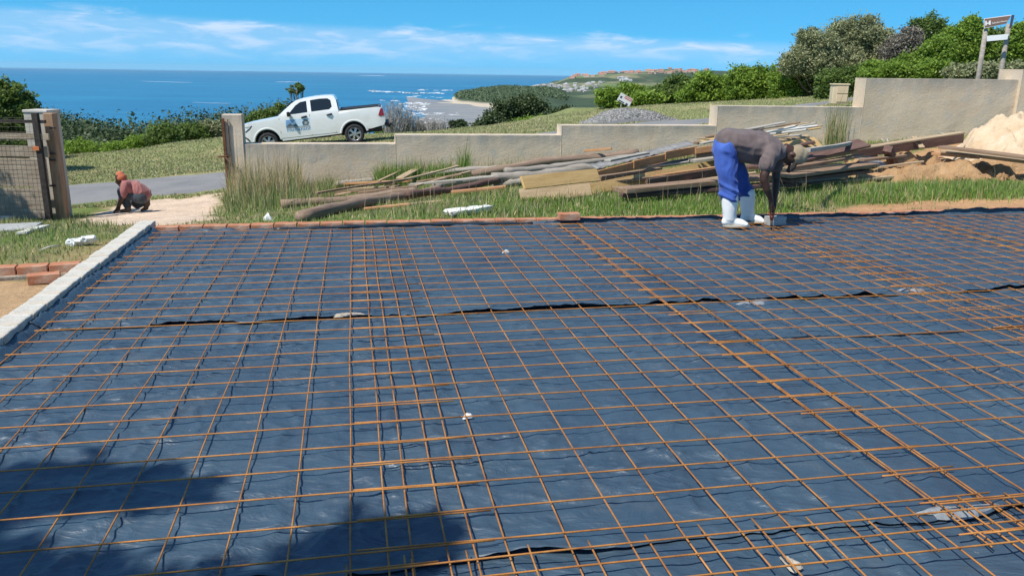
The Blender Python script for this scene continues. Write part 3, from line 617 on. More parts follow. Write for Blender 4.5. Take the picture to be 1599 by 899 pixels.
def frame_of(p,q,roll=0):
    x=(q-p).normalized(); y=Vector((0,0,1)).cross(x).normalized(); z=x.cross(y)
    M=Matrix((x,y,z)).transposed().to_4x4(); M=M@Matrix.Rotation(roll,4,'X'); M.translation=(p+q)/2; return M
def plank(a,b,w,t,mat,label,cat='plank',roll=0,seed=None,name='plank',group=GRP,warp=.012,PQ=None):
    """board from end a to end b; w across (local y), t thick (local z)"""
    p,q=PQ or ends(a,b); Lh=(q-p).length; rnd=random.Random(seed if seed is not None else int(a[0]*7+a[1])); n=10
    V=[];F=[]; ph=rnd.uniform(0,6); wz=warp*rnd.uniform(.3,1)
    cut=[rnd.uniform(-.4,.4)*min(w,.15) for _ in range(2)]
    for i in range(n+1):
        f=i/n; x=(f-.5)*Lh; dz=wz*math.sin(f*3.1+ph)*Lh*.4; dy=wz*.5*math.sin(f*2+ph)
        for k,(yy,zz) in enumerate(((-1,-1),(1,-1),(1,1),(-1,1))):
            xo=x+(cut[0]*yy*.5 if i==0 else cut[1]*yy*.5 if i==n else 0)
            V.append((xo,dy+yy*w/2+rnd.uniform(-.0015,.0015),dz+zz*t/2+rnd.uniform(-.001,.001)))
    for i in range(n):
        for k in range(4): F.append((i*4+k,(i+1)*4+k,(i+1)*4+(k+1)%4,i*4+(k+1)%4))
    F+=[(0,1,2,3),(n*4+3,n*4+2,n*4+1,n*4)]
    o=mk(name,V,F,WD[mat],None,True); o.matrix_world=frame_of(p,q,roll)
    bv=o.modifiers.new('b','BEVEL'); bv.width=min(.004,t*.2); bv.segments=1; bv.limit_method='ANGLE'; bv.angle_limit=R(45); o.modifiers.new('w','WEIGHTED_NORMAL')
    return tag(o,label,cat,group)
def pole(a,b,r0,r1,mat,label,seed=1,group=GRP,name='pole',bend=.05):
    p,q=ends(a,b); Lh=(q-p).length; rnd=random.Random(seed); ph=rnd.uniform(0,6); n=22; pts=[];rr=[]
    for i in range(n+1):
        f=i/n; pts.append(((f-.5)*Lh,bend*math.sin(f*3+ph),bend*.35*math.sin(f*7+ph))); rr.append((r0+(r1-r0)*f)*(1+.10*math.sin(f*23+ph)+rnd.uniform(-.05,.05)))
    o=MB().tube(pts,rr,12,True,.07,seed).build(name,WD[mat],None,True); o.matrix_world=frame_of(p,q); return tag(o,label,'pole',group)
pole((466,338,.06),(690,295,.10),.075,.06,'log','long brown barked pole lying nearest the viewer at the left of the heap',2)
pole((440,322,.05),(650,298,.12),.07,.05,'log','brown barked pole just behind the nearest one at the left of the heap',3)
pole((640,306,.10),(774,283,.14),.05,.055,'dark','reddish brown thinner pole continuing to the right of the barked pole',4)
pole((446,296,.06),(640,277,.12),.06,.06,'glog','long silver grey pole close under the wall at the left end of the heap',5)
pole((735,268,.18),(999,238,.26),.075,.085,'log','thick weathered log with peeling bark lying along the wall behind the heap',6,bend=.09)
pole((771,280,.16),(930,262,.2),.09,.08,'glog','pale grey log left of the wide yellow board',7)
pole((680,292,.12),(900,256,.2),.06,.06,'glog','slim grey pole under the thick weathered log',8)
pole((790,268,.22),(1010,243,.24),.06,.05,'glog','grey split log rising toward the roof section',9)
pole((769,288,.06),(830,283,.08),.06,.05,'glog','short grey pole end poking out left of the wide yellow board',10)
pole((620,274,.16),(780,262,.2),.055,.05,'glog','faint grey pole tight against the foot of the wall',12)
plank((489,303,.10),(621,292,.16),.16,.05,'brown','thick rough brown plank above the two barked poles')
plank((494,302,.18),(640,279,.26),.05,.03,'brown','narrow brown lath crossing over the thick rough plank')
plank((630,281,.25),(716,259,.32),.05,.03,'tan','long thin tan lath reaching highest toward the wall at the left part of the heap')
plank((592,283,.2),(626,266,.3),.05,.03,'tan','short thin lath sticking up left of the splayed board ends')
plank((624,279,.22),(655,262,.3),.14,.03,'tan','short wide tan board end sticking up against the wall')
plank((535,287,.14),(640,283,.2),.09,.04,'orange','red-brown board with a square end behind the narrow lath')
plank((602,289,.2),(644,278,.26),.05,.03,'pine','short bright lath lying across the brown planks')
plank((640,293,.16),(734,268,.24),.05,.03,'tan','thin lath slanting up right from the middle of the small plank pile')
plank((497,309,.05),(557,299,.1),.08,.03,'tan','short pale plank end in the grass under the thick rough plank')
plank((568,326,.02),(640,319,.04),.07,.03,'orange','low brown batten lying in grass in front of the barked poles, left piece')
plank((632,320,.02),(692,314,.04),.07,.03,'tan','low tan batten lying in grass in front of the barked poles, right piece')
plank((640,288,.2),(770,276,.22),.12,.03,'grey','flat grey board between the small plank pile and the grey log')
plank((816,286,.30),(934,273,.32),.03,.17,'pine','wide yellow board standing on edge with a mitred left end',roll=-.5)
plank((818,297,.10),(925,286,.14),.12,.03,'brown','brown board in the shade under the wide yellow board')
plank((812,306,.07),(922,295,.12),.03,.19,'tan','broad dusty board leaning in the grass below the wide yellow board',roll=-.5)
plank((917,298,.08),(1122,256,.20),.03,.16,'pine','long yellow board running from the grass up behind the bent worker',roll=-.5)
plank((1010,287,.14),(1140,265,.2),.03,.12,'dark','purplish dark plank just below the long yellow board')
plank((968,296,.18),(1250,273,.24),.24,.06,'brown','long thick brown plank with a split blunt end in front of the heap')
plank((975,306,.08),(1240,286,.14),.2,.05,'dark','dark plank directly underneath the long thick brown plank')
plank((1068,303,.05),(1200,289,.08),.13,.04,'tan','light board on the grass behind the white boots')
plank((1200,288,.10),(1322,276,.12),.06,.04,'pale','whitish batten lying right of the bent worker under the stacked boards')
plank((981,266,.24),(1116,246,.30),.04,.03,'pale','thin whitish lath above the long yellow board')
plank((934,279,.2),(1030,266,.22),.09,.09,'brown','squared brown beam end below the roof section')
plank((913,236,.40),(955,232,.42),.06,.05,'orange','short orange offcut lying on top of the weathered log')
# roof section: sheeting nailed over battens
rs=tag(empty('roof_section',(0,0,0)),'fallen piece of grey sheeted roof edged with three red-brown fascia boards','roof section')
pa,pb=[Vector(hit(932,270,.25)),Vector(hit(1086,231,.5))]; dirv=(pb-pa).normalized(); bk=Vector((-GS,GC,0.05))
V=[];F=[];n=40; Lr=(pb-pa).length
for j in range(2):
    for i in range(n+1):
        f=i/n; p=pa+(pb-pa)*f+bk*(j*.42)+Vector((0,0,.06+.012*math.sin(i*2.1))); V.append(p)
for i in range(n): F.append((i,i+1,n+2+i,n+1+i))
o=mk('roof_sheet',V,F,mottled('dull_zinc_sheet',(.24,.23,.22),.25,5,.75,.3,.005,0),rs,True); so_=o.modifiers.new('s','SOLIDIFY'); so_.thickness=.004
for k,(f0,f1) in enumerate(((0,.36),(.34,.68),(.66,1))):
    p=pa+(pb-pa)*f0+Vector((0,-.02*k,.02*k)); q=pa+(pb-pa)*f1+Vector((0,-.02*k,.0))
    o=plank(None,None,.03,.13,'orange',None,None,0,k+5,'fascia_board',None,.004,PQ=(p-Vector((0,.03,.03)),q-Vector((0,.03,.03)))); o.parent=rs
for k in range(4):
    p=pa+(pb-pa)*(.1+.26*k)+Vector((0,0,-.03)); o=plank(None,None,.05,.06,'brown',None,None,0,k+9,'rafter',None,.003,PQ=(p,p+bk*.42)); o.parent=rs
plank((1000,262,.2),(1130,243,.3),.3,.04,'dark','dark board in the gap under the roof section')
plank((1086,236,.5),(1180,222,.55),.03,.10,'orange','red-brown beam meeting the high end of the roof section')
plank((1086,243,.42),(1200,228,.48),.03,.10,'brown','brown beam under the red-brown beam beside the roof section')
plank((1080,252,.3),(1200,236,.34),.2,.05,'grey','grey board sticking out behind the blue trousers')
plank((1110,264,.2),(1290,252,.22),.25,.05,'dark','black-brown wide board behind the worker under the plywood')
pm=[Vector(hit(1210,240,.5)),Vector(hit(1282,226,.55))]
plank(None,None,.34,.018,'pine','sheet of yellow plywood tilted behind the worker cap','plywood',R(38),3,'plywood_sheet',GRP,.003,PQ=pm)
plank((1240,247,.45),(1350,224,.60),.22,.035,'dark','purplish plank tilted up to the right of the worker head',roll=R(25))
plank((1222,274,.26),(1358,257,.28),.30,.05,'brown','uppermost of the stacked boards right of the worker arms')
plank((1222,282,.18),(1350,266,.20),.28,.05,'dark','dark board second down in the stack right of the worker arms')
plank((1290,284,.06),(1400,275,.06),.10,.04,'tan','short tan board on bare soil at the right end of the stack')
plank((1331,239,.30),(1504,214,.42),.03,.20,'dark','long purplish beam lying against the wall left of the sand heap')
plank((1325,233,.42),(1502,208,.52),.16,.03,'tan','ochre board resting on top of the long purplish beam')
plank((1427,214,.50),(1440,231,.34),.09,.03,'tan','small pale crosspiece nailed over the long purplish beam')
plank((1386,232,.40),(1396,256,.12),.13,.12,'dark','short dark block post leaning in front of the long purplish beam')
plank((1312,234,.35),(1322,252,.15),.10,.06,'dark','stub of dark post under the tilted purplish plank')
plank((1470,230,.42),(1640,250,.36),.26,.04,'brown','top one of the boards bridging the trench by the sand heap')
plank((1474,237,.30),(1640,257,.26),.20,.05,'tan','lower one of the boards bridging the trench by the sand heap')
zs=MB(); pz=[Vector(hit(1338,246,.22)),Vector(hit(1398,258,.05))]; zs.box((0,0,0),((pz[1]-pz[0]).length,.28,.004)); o=zs.build('metal_flashing',mottled('zinc',(.45,.48,.50),.15,6,.4,.2,.004,.5)); o.matrix_world=frame_of(pz[0],pz[1],R(30)); tag(o,'strip of pale grey sheet metal lying on the soil left of the trench','sheet metal')
extra=[((948,250,.5),(1010,240,.52),.10,.03,'grey','grey board end lying between the weathered log and the roof section'),
 ((1000,280,.16),(1120,262,.22),.06,.05,'orange','reddish batten between the long yellow board and the purplish plank'),
 ((930,289,.14),(1040,276,.2),.05,.05,'brown','brown batten poking out under the squared beam end'),
 ((1060,287,.12),(1180,270,.2),.07,.04,'tan','tan board end just above the long thick brown plank'),
 ((1230,262,.34),(1345,243,.42),.12,.04,'brown','brown board half hidden under the tilted purplish plank'),
 ((1210,268,.30),(1312,258,.3),.06,.06,'tan','tan squared batten on the stack right of the worker'),
 ((1240,255,.38),(1338,236,.5),.05,.04,'orange','reddish batten under the plywood sheet'),
 ((1225,291,.05),(1300,283,.08),.10,.03,'brown','short brown offcut on the grass below the whitish batten'),
 ((1086,224,.62),(1160,212,.66),.10,.04,'brown','dark tan board at the left foot of the lath bundle'),
 ((1165,228,.6),(1262,213,.66),.14,.04,'tan','broad tan board under the lath bundle'),
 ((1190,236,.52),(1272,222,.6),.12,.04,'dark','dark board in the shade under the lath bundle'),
 ((1345,250,.26),(1412,243,.26),.12,.04,'brown','brown board end lying left of the dark block post'),
 ((1372,262,.12),(1442,252,.2),.05,.03,'tan','thin tan strip on the soil below the dark block post'),
 ((1455,240,.3),(1530,246,.3),.06,.05,'orange','reddish batten end at the left end of the trench boards'),
 ((705,300,.1),(790,291,.14),.07,.04,'orange','reddish offcut in the grass below the thinner pole'),
 ((855,266,.2),(930,258,.24),.08,.04,'grey','grey plank between the pale grey log and the roof section'),
 ((560,302,.12),(652,292,.16),.06,.05,'brown','brown batten squeezed behind the two barked poles'),
 ((525,298,.16),(600,291,.2),.05,.03,'tan','tan batten end at the left side of the small plank pile'),
 ((650,284,.22),(722,272,.26),.07,.03,'brown','brown batten end pointing to the spindly weeds')]
for a_,b_,w_,t_,m_,l_ in extra: plank(a_,b_,w_,t_,m_,l_)
# bundle of thin laths
rl=random.Random(5)
for i in range(30):
    x0=1085+rl.uniform(0,110); y0=230-(x0-1085)*.13-rl.uniform(0,17); x1=x0+rl.uniform(60,105); x1=min(x1,1285); y1=y0-rl.uniform(6,22)*(x1-x0)/90
    y1=max(y1,191+.12*abs(x1-1240)*.2)
    lf=.62+rl.uniform(0,.1)+i*.006
    mc=rl.choice(['tan','tan','grey','pine','brown','pale']); cw={'tan':'tan','grey':'silver grey','pine':'bright yellow','brown':'brown','pale':'whitewashed'}[mc]; pos='left end' if x0+x1<2280 else 'middle' if x0+x1<2400 else 'right end'
    plank((x0,y0,lf),(x1,y1,lf+.12),rl.choice([.035,.05,.07]),rl.choice([.02,.025]),mc,'thin '+cw+' lath at the '+pos+' of the bundle heaped against the wall','lath',0,i*3+1,'lath','bundle of thin laths against the wall')
plank((1262,236,.7),(1330,222,.6),.06,.05,'grey','grey branch-like batten sticking right out of the lath bundle')
# packing under the heap so the boards rest on something
for i,(x,y) in enumerate([(1005,296),(1100,292),(1180,283),(1290,270),(1345,262),(1140,262),(1040,276)]):
    p=hit(x,y,.02); o=piece('bearer_block',WD['brown'],None,(p[0],p[1]+.1,p[2]+.03),(.12,.5,.10),i+70,.004,.005,GA+.2); tag(o,'short brown bearer block propping the boards in the dark under the heap','bearer block','bearer blocks under the heap')
# ================================================================ sand heap, soil, gravel
MSD=Mat('pale_sand',.95,0,.2); v=MSD.geo(); MSD.base(MSD.ramp(MSD.noise(v,2.5,6,.65),[(.3,(.50,.36,.22)),(.7,(.66,.52,.37))])); MSD.bump(MSD.noise(v,22,6,.7),.7,.03)
MSO=Mat('orange_soil',.95,0,.2); v=MSO.geo(); MSO.base(MSO.ramp(MSO.noise(v,3,6,.65),[(.3,(.34,.19,.09)),(.7,(.50,.32,.17))])); MSO.bump(MSO.noise(v,18,6,.7),.9,.05)
def heap(name,cpt,rx,ry,h,mat,seed,pw=1.,noise=.14,flat_=.0,n=110,rot=GA):
    V=[]; 
    for j in range(n+1):
        for i in range(n+1):
            a,b=i/n*2-1,j/n*2-1; r=math.hypot(a,b); V.append((a,b,r))
    V=np.array(V); a,b,r=V.T; X=a*rx;Y=b*ry; wx=cpt[0]+X*math.cos(rot)-Y*math.sin(rot); wy=cpt[1]+X*math.sin(rot)+Y*math.cos(rot)
    rr=r+(fbm(wx*1.3+seed,wy*1.3,3)-.5)*.45; k=np.clip(1-rr,0,1); prof=np.minimum(k**pw,1-flat_)/(1-flat_)
    z=Hall(wx,wy)-.05+h*sstep(0,1,prof)*1.+ (fbm(wx*3.5,wy*3.5+seed,4)-.5)*noise*sstep(0,.3,k)*1.6-.1*(k<=0)
    return mk(name,np.c_[wx,wy,z],gridfaces(n+1,n+1),mat,None,True)
ph=at(1600,230,14.6); tag(heap('sand_heap',(ph[0]+.45,ph[1]+.2),1.95,1.4,.74,MSD.m,2,.8,.26,.3,150),'pale pinkish building sand heaped against the wall at the right edge','sand heap')
ps=hit(1560,275,.0); tag(heap('soil_bank',(ps[0]+.3,ps[1]+.35),2.6,.8,.2,MSO.m,7,.7,.22,.25),'orange dug soil bank below the trench boards at the right','soil bank')
ps=hit(1415,262,.1); tag(heap('soil_bank',(ps[0]+.2,ps[1]+.8),1.1,.4,.24,MSO.m,9,.6,.22,.3),'small crusted soil lump under the long purplish beam','soil bank')
rc=random.Random(8); ci=0
for i in range(46):
    px=rc.uniform(1395,1599); py=rc.uniform(262,290) ; p=hit(px,py,.0); s=rc.uniform(.02,.07)
    V,F=rough_box((0,0,0),(s*1.5,s*1.2,s),i,s*.22,2); o=mk('soil_clod',V,F,MSO.m,None,True); o.location=tuple(p+np.array([0,0,s*.5])); o.rotation_euler=(rc.random(),rc.random(),rc.random()*3); tag(o,'crumbly orange clod of dug soil scattered before the soil bank','soil clod','soil clods before the bank')
def stones(name,px0,py0,n,rx,ry,h,label,size,seed,mat):
    c=hit(px0,py0); r=np.random.default_rng(seed); a=r.uniform(0,2*np.pi,n); q=np.sqrt(r.uniform(0,1,n)); X=c[0]+q*rx*np.cos(a)*math.cos(.25)-q*ry*np.sin(a)*.25; Y=c[1]+q*ry*np.sin(a)+q*rx*np.cos(a)*.25
    Z=Hall(X,Y)+h*sstep(0,1,(1-q)*1.5)*(.7+.5*fbm(X*1.2,Y*1.2,3)); V=[];F=[]
    tet=np.array([(1,0,-.5),(-.5,.87,-.5),(-.5,-.87,-.5),(.3,.3,.6),(-.4,-.1,.55)]); fc=[(0,1,3),(1,4,3),(1,2,4),(2,0,4),(0,3,4),(0,2,1)]
    sc=r.uniform(.5,1.2,(n,1,1))*size; R3=r.normal(size=(n,3,3)); R3=np.linalg.qr(R3)[0]
    P=np.einsum('nij,kj->nki',R3,tet)*sc+np.stack([X,Y,Z],1)[:,None]; V=P.reshape(-1,3); F=(np.array(fc)[None]+(np.arange(n)*5)[:,None,None]).reshape(-1,3)
    cl=np.repeat(r.uniform(.3,1.5,n),5)[:,None]*np.ones(3)
    return mk(name,V,F,mat,None,False,cols=cl)
MGR=Mat('grey_crushed_stone',.9); MGR.base(MGR.mix(1.,MGR.attr(),(.22,.22,.218),'MULTIPLY'))
ps=hit(978,192); hp=heap('gravel_mound',(ps[0]+.2,ps[1]),1.9,1.1,.16,mottled('gravel_core',(.17,.17,.17),.3,30,.95,.8,.03),3,.9,.06,.2,60,.25); tag(hp,kind='structure'); 
tag(stones('crushed_stone',982,191,15000,1.95,1.1,.40,'',.075,4,MGR.m),'long heap of grey crushed stone beyond the wall beside the road','gravel heap',kind='stuff')
# ================================================================ small things on the verges
MWF=mottled('white_foam',(.78,.78,.76),.05,6,.6,.3,.01)
p,q=Vector(hit(699,333,.05)),Vector(hit(766,324,.06)); o=MB(); V,F=rough_box((0,0,0),((q-p).length,.14,.055),4,.012,6); o=mk('foam_strip',V,F,MWF,None,True); o.matrix_world=frame_of(p,q); tag(o,'broken white foam strip lying in the grass left of the kerb-top brick','foam strip')
scrap(418,344,.05,.03,.08,MWP,'small white crumpled litter in tall grass by the kerb at the left','litter',21,name='litter',onground=True)
pg=tag(empty('white_sack',tuple(hit(128,384))),'crumpled white plastic sack on the grass left of the block kerb','sack')
for i in range(4):
    rnd=random.Random(i); V,F=rough_box((0,0,0),(.10,.07,.05),i+3,.018,3); o=mk('sack_fold',V,F,MWP,pg,True); o.location=(-.1+.065*i,.01*rnd.uniform(-1,1),.03+.012*i); o.rotation_euler=(.3*i,.2,i); sm=o.modifiers.new('s','SUBSURF'); sm.levels=1; sm.render_levels=1
p,q=Vector(hit(62,391,.01)),Vector(hit(92,383,.02)); tag(MB().tube([p,(p+q)/2+Vector((0,0,.01)),q],.008,6).build('stick',WD['pale'],None,True),'thin pale stick lying in the grass left of the white sack','stick')
p,q=Vector(hit(-30,358,.04)),Vector(hit(58,354,.04)); o=MB().box((0,0,0),((q-p).length,.5,.04)).build('paving_slab',MCN,bev=.006); o.matrix_world=frame_of(p,q); tag(o,'grey paving slab lying flat below the left gate','paving slab')
p,q=Vector(hit(34,364,.03)),Vector(hit(70,353,.05)); o=MB().box((0,0,0),((q-p).length,.11,.03)).build('white_offcut',WD['pale'],bev=.004); o.matrix_world=frame_of(p,q); tag(o,'whitish board offcut in the grass below the left gate','offcut')
p=at(2,350,13.4); o=piece('concrete_block',MCN,None,(p[0]-.05,p[1],p[2]+.0),(.42,.3,.24),77,.004,.01); tag(o,'large grey concrete block in the shade at the foot of the left gate','concrete block')
# stems, rags and brackets along the right foot of the wall
for i,(px,py) in enumerate([(1382,222),(1413,218),(1478,210),(1490,207),(1543,193)]):
    p=Vector(hit(px,py,.25,7,wallY(px)-.1)) ; p=Vector(at(px,py+8,wallY(px)-.25)); s=.16
    nm='weed_stalk'; rr=random.Random(i); b=MB()
    for k in range(5): b.tube([p,p+Vector((rr.uniform(-.1,.1),rr.uniform(-.1,.05),s*rr.uniform(.5,1))),p+Vector((rr.uniform(-.2,.2),rr.uniform(-.1,.05),s*rr.uniform(.4,1.2)))],[.02,.012,.004],5)
    tag(b.build(nm,WD['glog'] if i%2 else WD['pale'],None,True),['thin dry grey stalk at the wall foot left of the long purplish beam','pale torn root tuft above the middle of the long purplish beam','dark dry stalk at the wall beside the white rag-like tuft','white rag-like tuft at the wall above the right end of the beam','grey dead stalk standing on top of the sand heap'][i],'dry stalk')
# pale cabinet beyond the wall
pc=at(1311,160,24.); w=.44; cb=tag(empty('meter_cabinet',tuple(pc-np.array([0,0,.05])),-.15),'cream meter cabinet standing on the grass behind the tall wall step','cabinet')
MCB=mottled('cream_cabinet',(.62,.50,.34),.08,4,.8,.2,.005); b=MB(); b.box((0,.2,.27),(w,.4,.54)); b.build('cabinet_body',MCB,cb,bev=.02)
b=MB(); b.box((0,.2,.555),(w+.05,.45,.04)); b.build('cabinet_lid',MCB,cb,bev=.012)
for z in (.16,.40): b=MB(); b.box((.05,-.008,z),(w*.68,.02,.20)); b.build('cabinet_door',mottled('cream_door',(.58,.45,.30),.08,4,.8,.2,.005),cb,bev=.006)
# tilted notice board
pn=at(976,156,41.5); M=Matrix.Translation(Vector(pn))@Matrix.Rotation(R(28),4,'Y'); nb=tag(empty('notice_board',(0,0,0)),'tilted white notice board with a red strip and dark marks by the far bushes','notice board')
nb.matrix_world=M; MWH=mottled('white_board',(.66,.66,.66),.08,4,.6,.1,.003); MRD=mottled('red_print',(.50,.09,.07),.15,9,.6,0); MDK=mottled('dark_print',(.05,.05,.09),.2,9,.6,0)
b=MB(); b.box((0,0,0),(.70,.03,.42)); b.build('board_panel',MWH,nb,bev=.004)
for nm,c_,s_,mm in [('red_strip',(.12,-.019,.12),(.40,.006,.13),MRD),('printed_mark',(-.24,-.019,.02),(.10,.006,.11),MDK),('printed_mark',(-.12,-.019,-.16),(.30,.006,.05),MDK),('printed_mark',(.18,-.019,-.16),(.12,.006,.10),MDK)]:
    b=MB(); b.box(c_,s_); b.build(nm,mm,nb)
for k in range(6): b=MB(); b.box((-.03+.06*k,-.024,.12),(.035,.004,.06)); b.build('printed_mark',MWH,nb)
gz=H(pn[0],pn[1]); 
for dx in (-.2,.25): b=MB(); b.tube([(pn[0]+dx,pn[1]+.06,gz-.3),(pn[0]+dx+.04,pn[1]+.06,pn[2]+.1)],.03,6); o=b.build('support_post',WD['grey'],nb,True); o.matrix_parent_inverse=M.inverted()
# brown road sign behind the wall
SD=20.6
s0,s1=at(1536,110,SD),at(1568,122,SD-.3)
sg=tag(empty('road_sign',(0,0,0)),'brown direction sign with a white bed symbol on two grey poles above the wall','road sign')
def pv(px,py,d=SD): return Vector(at(px,py,d))
for (px0,px1,pyt) in ((1539.5,1534,46),(1575.5,1567,38)):
    a=pv(px0,pyt,SD+.06); z0=H(a.x,a.y)-.3; b=MB(); b.tube([(a.x,a.y,z0),(a.x,a.y,(z0+a.z)/2),(a.x,a.y,a.z)],.055,10,True,.04); b.build('sign_pole',WD['glog'],sg,True)
def panel(c4,th,mat,name,par=sg,off=0):
    P=[Vector(c) for c in c4]; nr=(P[1]-P[0]).cross(P[-1]-P[0]).normalized(); 
    if nr.y>0: nr=-nr
    n=len(P); P=[p+nr*off for p in P]; V=P+[p-nr*th for p in P]; F=[tuple(range(n)),tuple(range(2*n-1,n-1,-1))]+[(i,n+i,n+(i+1)%n,(i+1)%n) for i in range(n)]
    return mk(name,V,F,mat,par)
MBN=mottled('sign_brown',(.20,.115,.085),.1,5,.5,.1,.002); MWT=mottled('sign_white',(.75,.75,.74),.05,4,.5,.1,.002)
sdA,sdB=SD,SD-.25
ctr=[(1536.5,45),(1572,37.5),(1579.5,23.5),(1536.5,29.5)]
def sp(x,y): f=(x-1536)/44; return at(x,y,sdA+(sdB-sdA)*f)
panel([sp(*c) for c in ctr],.03,MWT,'sign_border')
cm=np.mean(ctr,0); inn=[tuple(cm+(np.array(c)-cm)*np.array([.955,.87])) for c in ctr]; panel([sp(*c) for c in inn],.006,MBN,'sign_face',sg,.006)
panel([sp(1541,65),sp(1573,62),sp(1575,53.5),sp(1541,56.5)],.03,MWT,'blank_panel')
for q in ([(1538.3,40.5),(1540.8,40),(1540.8,33),(1538.3,33.4)],[(1540.8,38),(1544,37.5),(1544,35.5),(1540.8,36)],[(1544,39.3),(1547,39),(1547,32.5),(1544,33)]): panel([sp(*c) for c in q],.004,MWT,'bed_symbol',sg,.010)
tx=bpy.data.curves.new('sign_text','FONT'); tx.body='Schultz Haven'; tx.size=.105; tx.extrude=.002; tx.align_y='CENTER'
to=bpy.data.objects.new('sign_lettering',tx); COL.objects.link(to)
a,b_=Vector(sp(1549,37)),Vector(sp(1573,33)); x=(b_-a).normalized(); nr=x.cross(Vector((0,0,1))).normalized(); nr=nr if nr.y<0 else -nr; z=nr.cross(x)
M=Matrix((x,z,nr)).transposed().to_4x4(); M.translation=a+nr*.014; to.matrix_world=M; bpy.context.view_layer.update()
me=bpy.data.meshes.new_from_object(to.evaluated_get(bpy.context.evaluated_depsgraph_get())); wdt=max(v.co.x for v in me.vertices); 
tm=bpy.data.objects.new('sign_lettering',me); COL.objects.link(tm); me.materials.append(MWT); tm.matrix_world=M@Matrix.Diagonal(((b_-a).length/wdt,(b_-a).length/wdt*1.05,1,1)); tm.parent=sg; bpy.data.objects.remove(to)
panel([sp(1576,45),sp(1580,24),sp(1584.5,24),sp(1580,44)],.03,MDK,'sign_end_board',sg,-.03)
# ================================================================ houses far off
MHW=[mottled('house_wall_white',(.50,.48,.45),.1,.1,.9,0),mottled('house_wall_tan',(.48,.40,.32),.1,.1,.9,0),mottled('house_wall_pink',(.52,.33,.26),.1,.1,.9,0)]
MHR=[mottled('roof_terracotta',(.42,.20,.13),.15,.1,.9,0),mottled('roof_grey',(.25,.25,.26),.15,.1,.9,0),mottled('roof_light',(.45,.45,.46),.1,.1,.8,0)]
def house(px,py,d,w,dp,h,wm,rm,label,group):
    t=ray(px,py); X=t[0]/t[1]*d; Y=d; z=H(X,Y); hr=h*.45
    V=[(-w/2,-dp/2,-4),(w/2,-dp/2,-4),(w/2,dp/2,-4),(-w/2,dp/2,-4),(-w/2,-dp/2,h),(w/2,-dp/2,h),(w/2,dp/2,h),(-w/2,dp/2,h),(-w/2-.5,-dp/2-.6,h),(w/2+.5,-dp/2-.6,h),(w/2+.5,dp/2+.6,h),(-w/2-.5,dp/2+.6,h),(-w/2+1,0,h+hr),(w/2-1,0,h+hr)]
    F=[(0,1,5,4),(1,2,6,5),(2,3,7,6),(3,0,4,7),(8,9,13,12),(10,11,12,13),(8,12,11),(9,10,13),(8,11,10,9)]
    o=mk('house',V,F,[wm,rm],None,False,fm=[0]*4+[1]*5); o.location=(X,Y,z); o.rotation_euler=(0,0,rnh.uniform(-.5,.5)); return tag(o,label,'house',group)
rnh=random.Random(3)
def row(px): return np.interp(px,[895,920,950,980,1050,1090,1115],[4300,4500,4650,4700,4800,4850,4900])
for i in range(70):
    px=rnh.uniform(893,1112); d=row(px)-rnh.uniform(0,520)*(1 if i%2 else .4); house(px,0*px+110,d,rnh.uniform(14,30),12,rnh.uniform(6,9),MHW[rnh.choice([1,2,2])],MHR[0],'terracotta roofed villa on the crest of the far headland','villas along the far ridge')
for i in range(58):
    px=rnh.gauss(905,18); d=rnh.uniform(2750,3450); house(px,110,d,rnh.uniform(9,16),8,4,MHW[rnh.choice([0,0,1])],MHR[rnh.choice([1,2,2])],'small pale house in the hillside township facing the bay','township houses on the far slope')
for i in range(40):
    px=rnh.uniform(822,875); d=rnh.uniform(2500,3000)+(px-820)*6; house(px,110,d,rnh.uniform(9,15),8,4,MHW[rnh.choice([0,1])],MHR[rnh.choice([1,2])],'small grey roofed house low on the slope behind the green headland','houses behind the green headland')
for i in range(8):
    px=rnh.uniform(965,985); d=rnh.uniform(3500,3800); house(px,110,d,rnh.uniform(14,30),10,6,MHW[0],MHR[2],'long white building on the open field of the far hill','white buildings on the far field')
# ================================================================ foliage
def leafmat(name,c1,c2,tr=.42):
    M=Mat(name,.55,0,.35); a=M.attr(); c=M.mix(a,c1,c2); M.base(c)
    t=M.n.new('ShaderNodeBsdfTranslucent'); M.l.new(M.mix(.0,c,c),t.inputs[0]); ms=M.n.new('ShaderNodeMixShader'); ms.inputs[0].default_value=tr
    M.l.new(M.b.outputs[0],ms.inputs[1]); M.l.new(t.outputs[0],ms.inputs[2]); M.l.new(ms.outputs[0],M.n['Material Output'].inputs[0]); return M.m
LF={'bright':leafmat('bright_leaf',(.10,.18,.02),(.30,.43,.06)),'mid':leafmat('mid_leaf',(.07,.125,.025),(.20,.28,.065)),'dark':leafmat('dark_leaf',(.03,.055,.02),(.085,.12,.04),.2),
    'olive':leafmat('olive_leaf',(.17,.19,.085),(.42,.43,.23),.3),'grey':leafmat('dry_leaf',(.14,.12,.09),(.30,.27,.22),.2)}
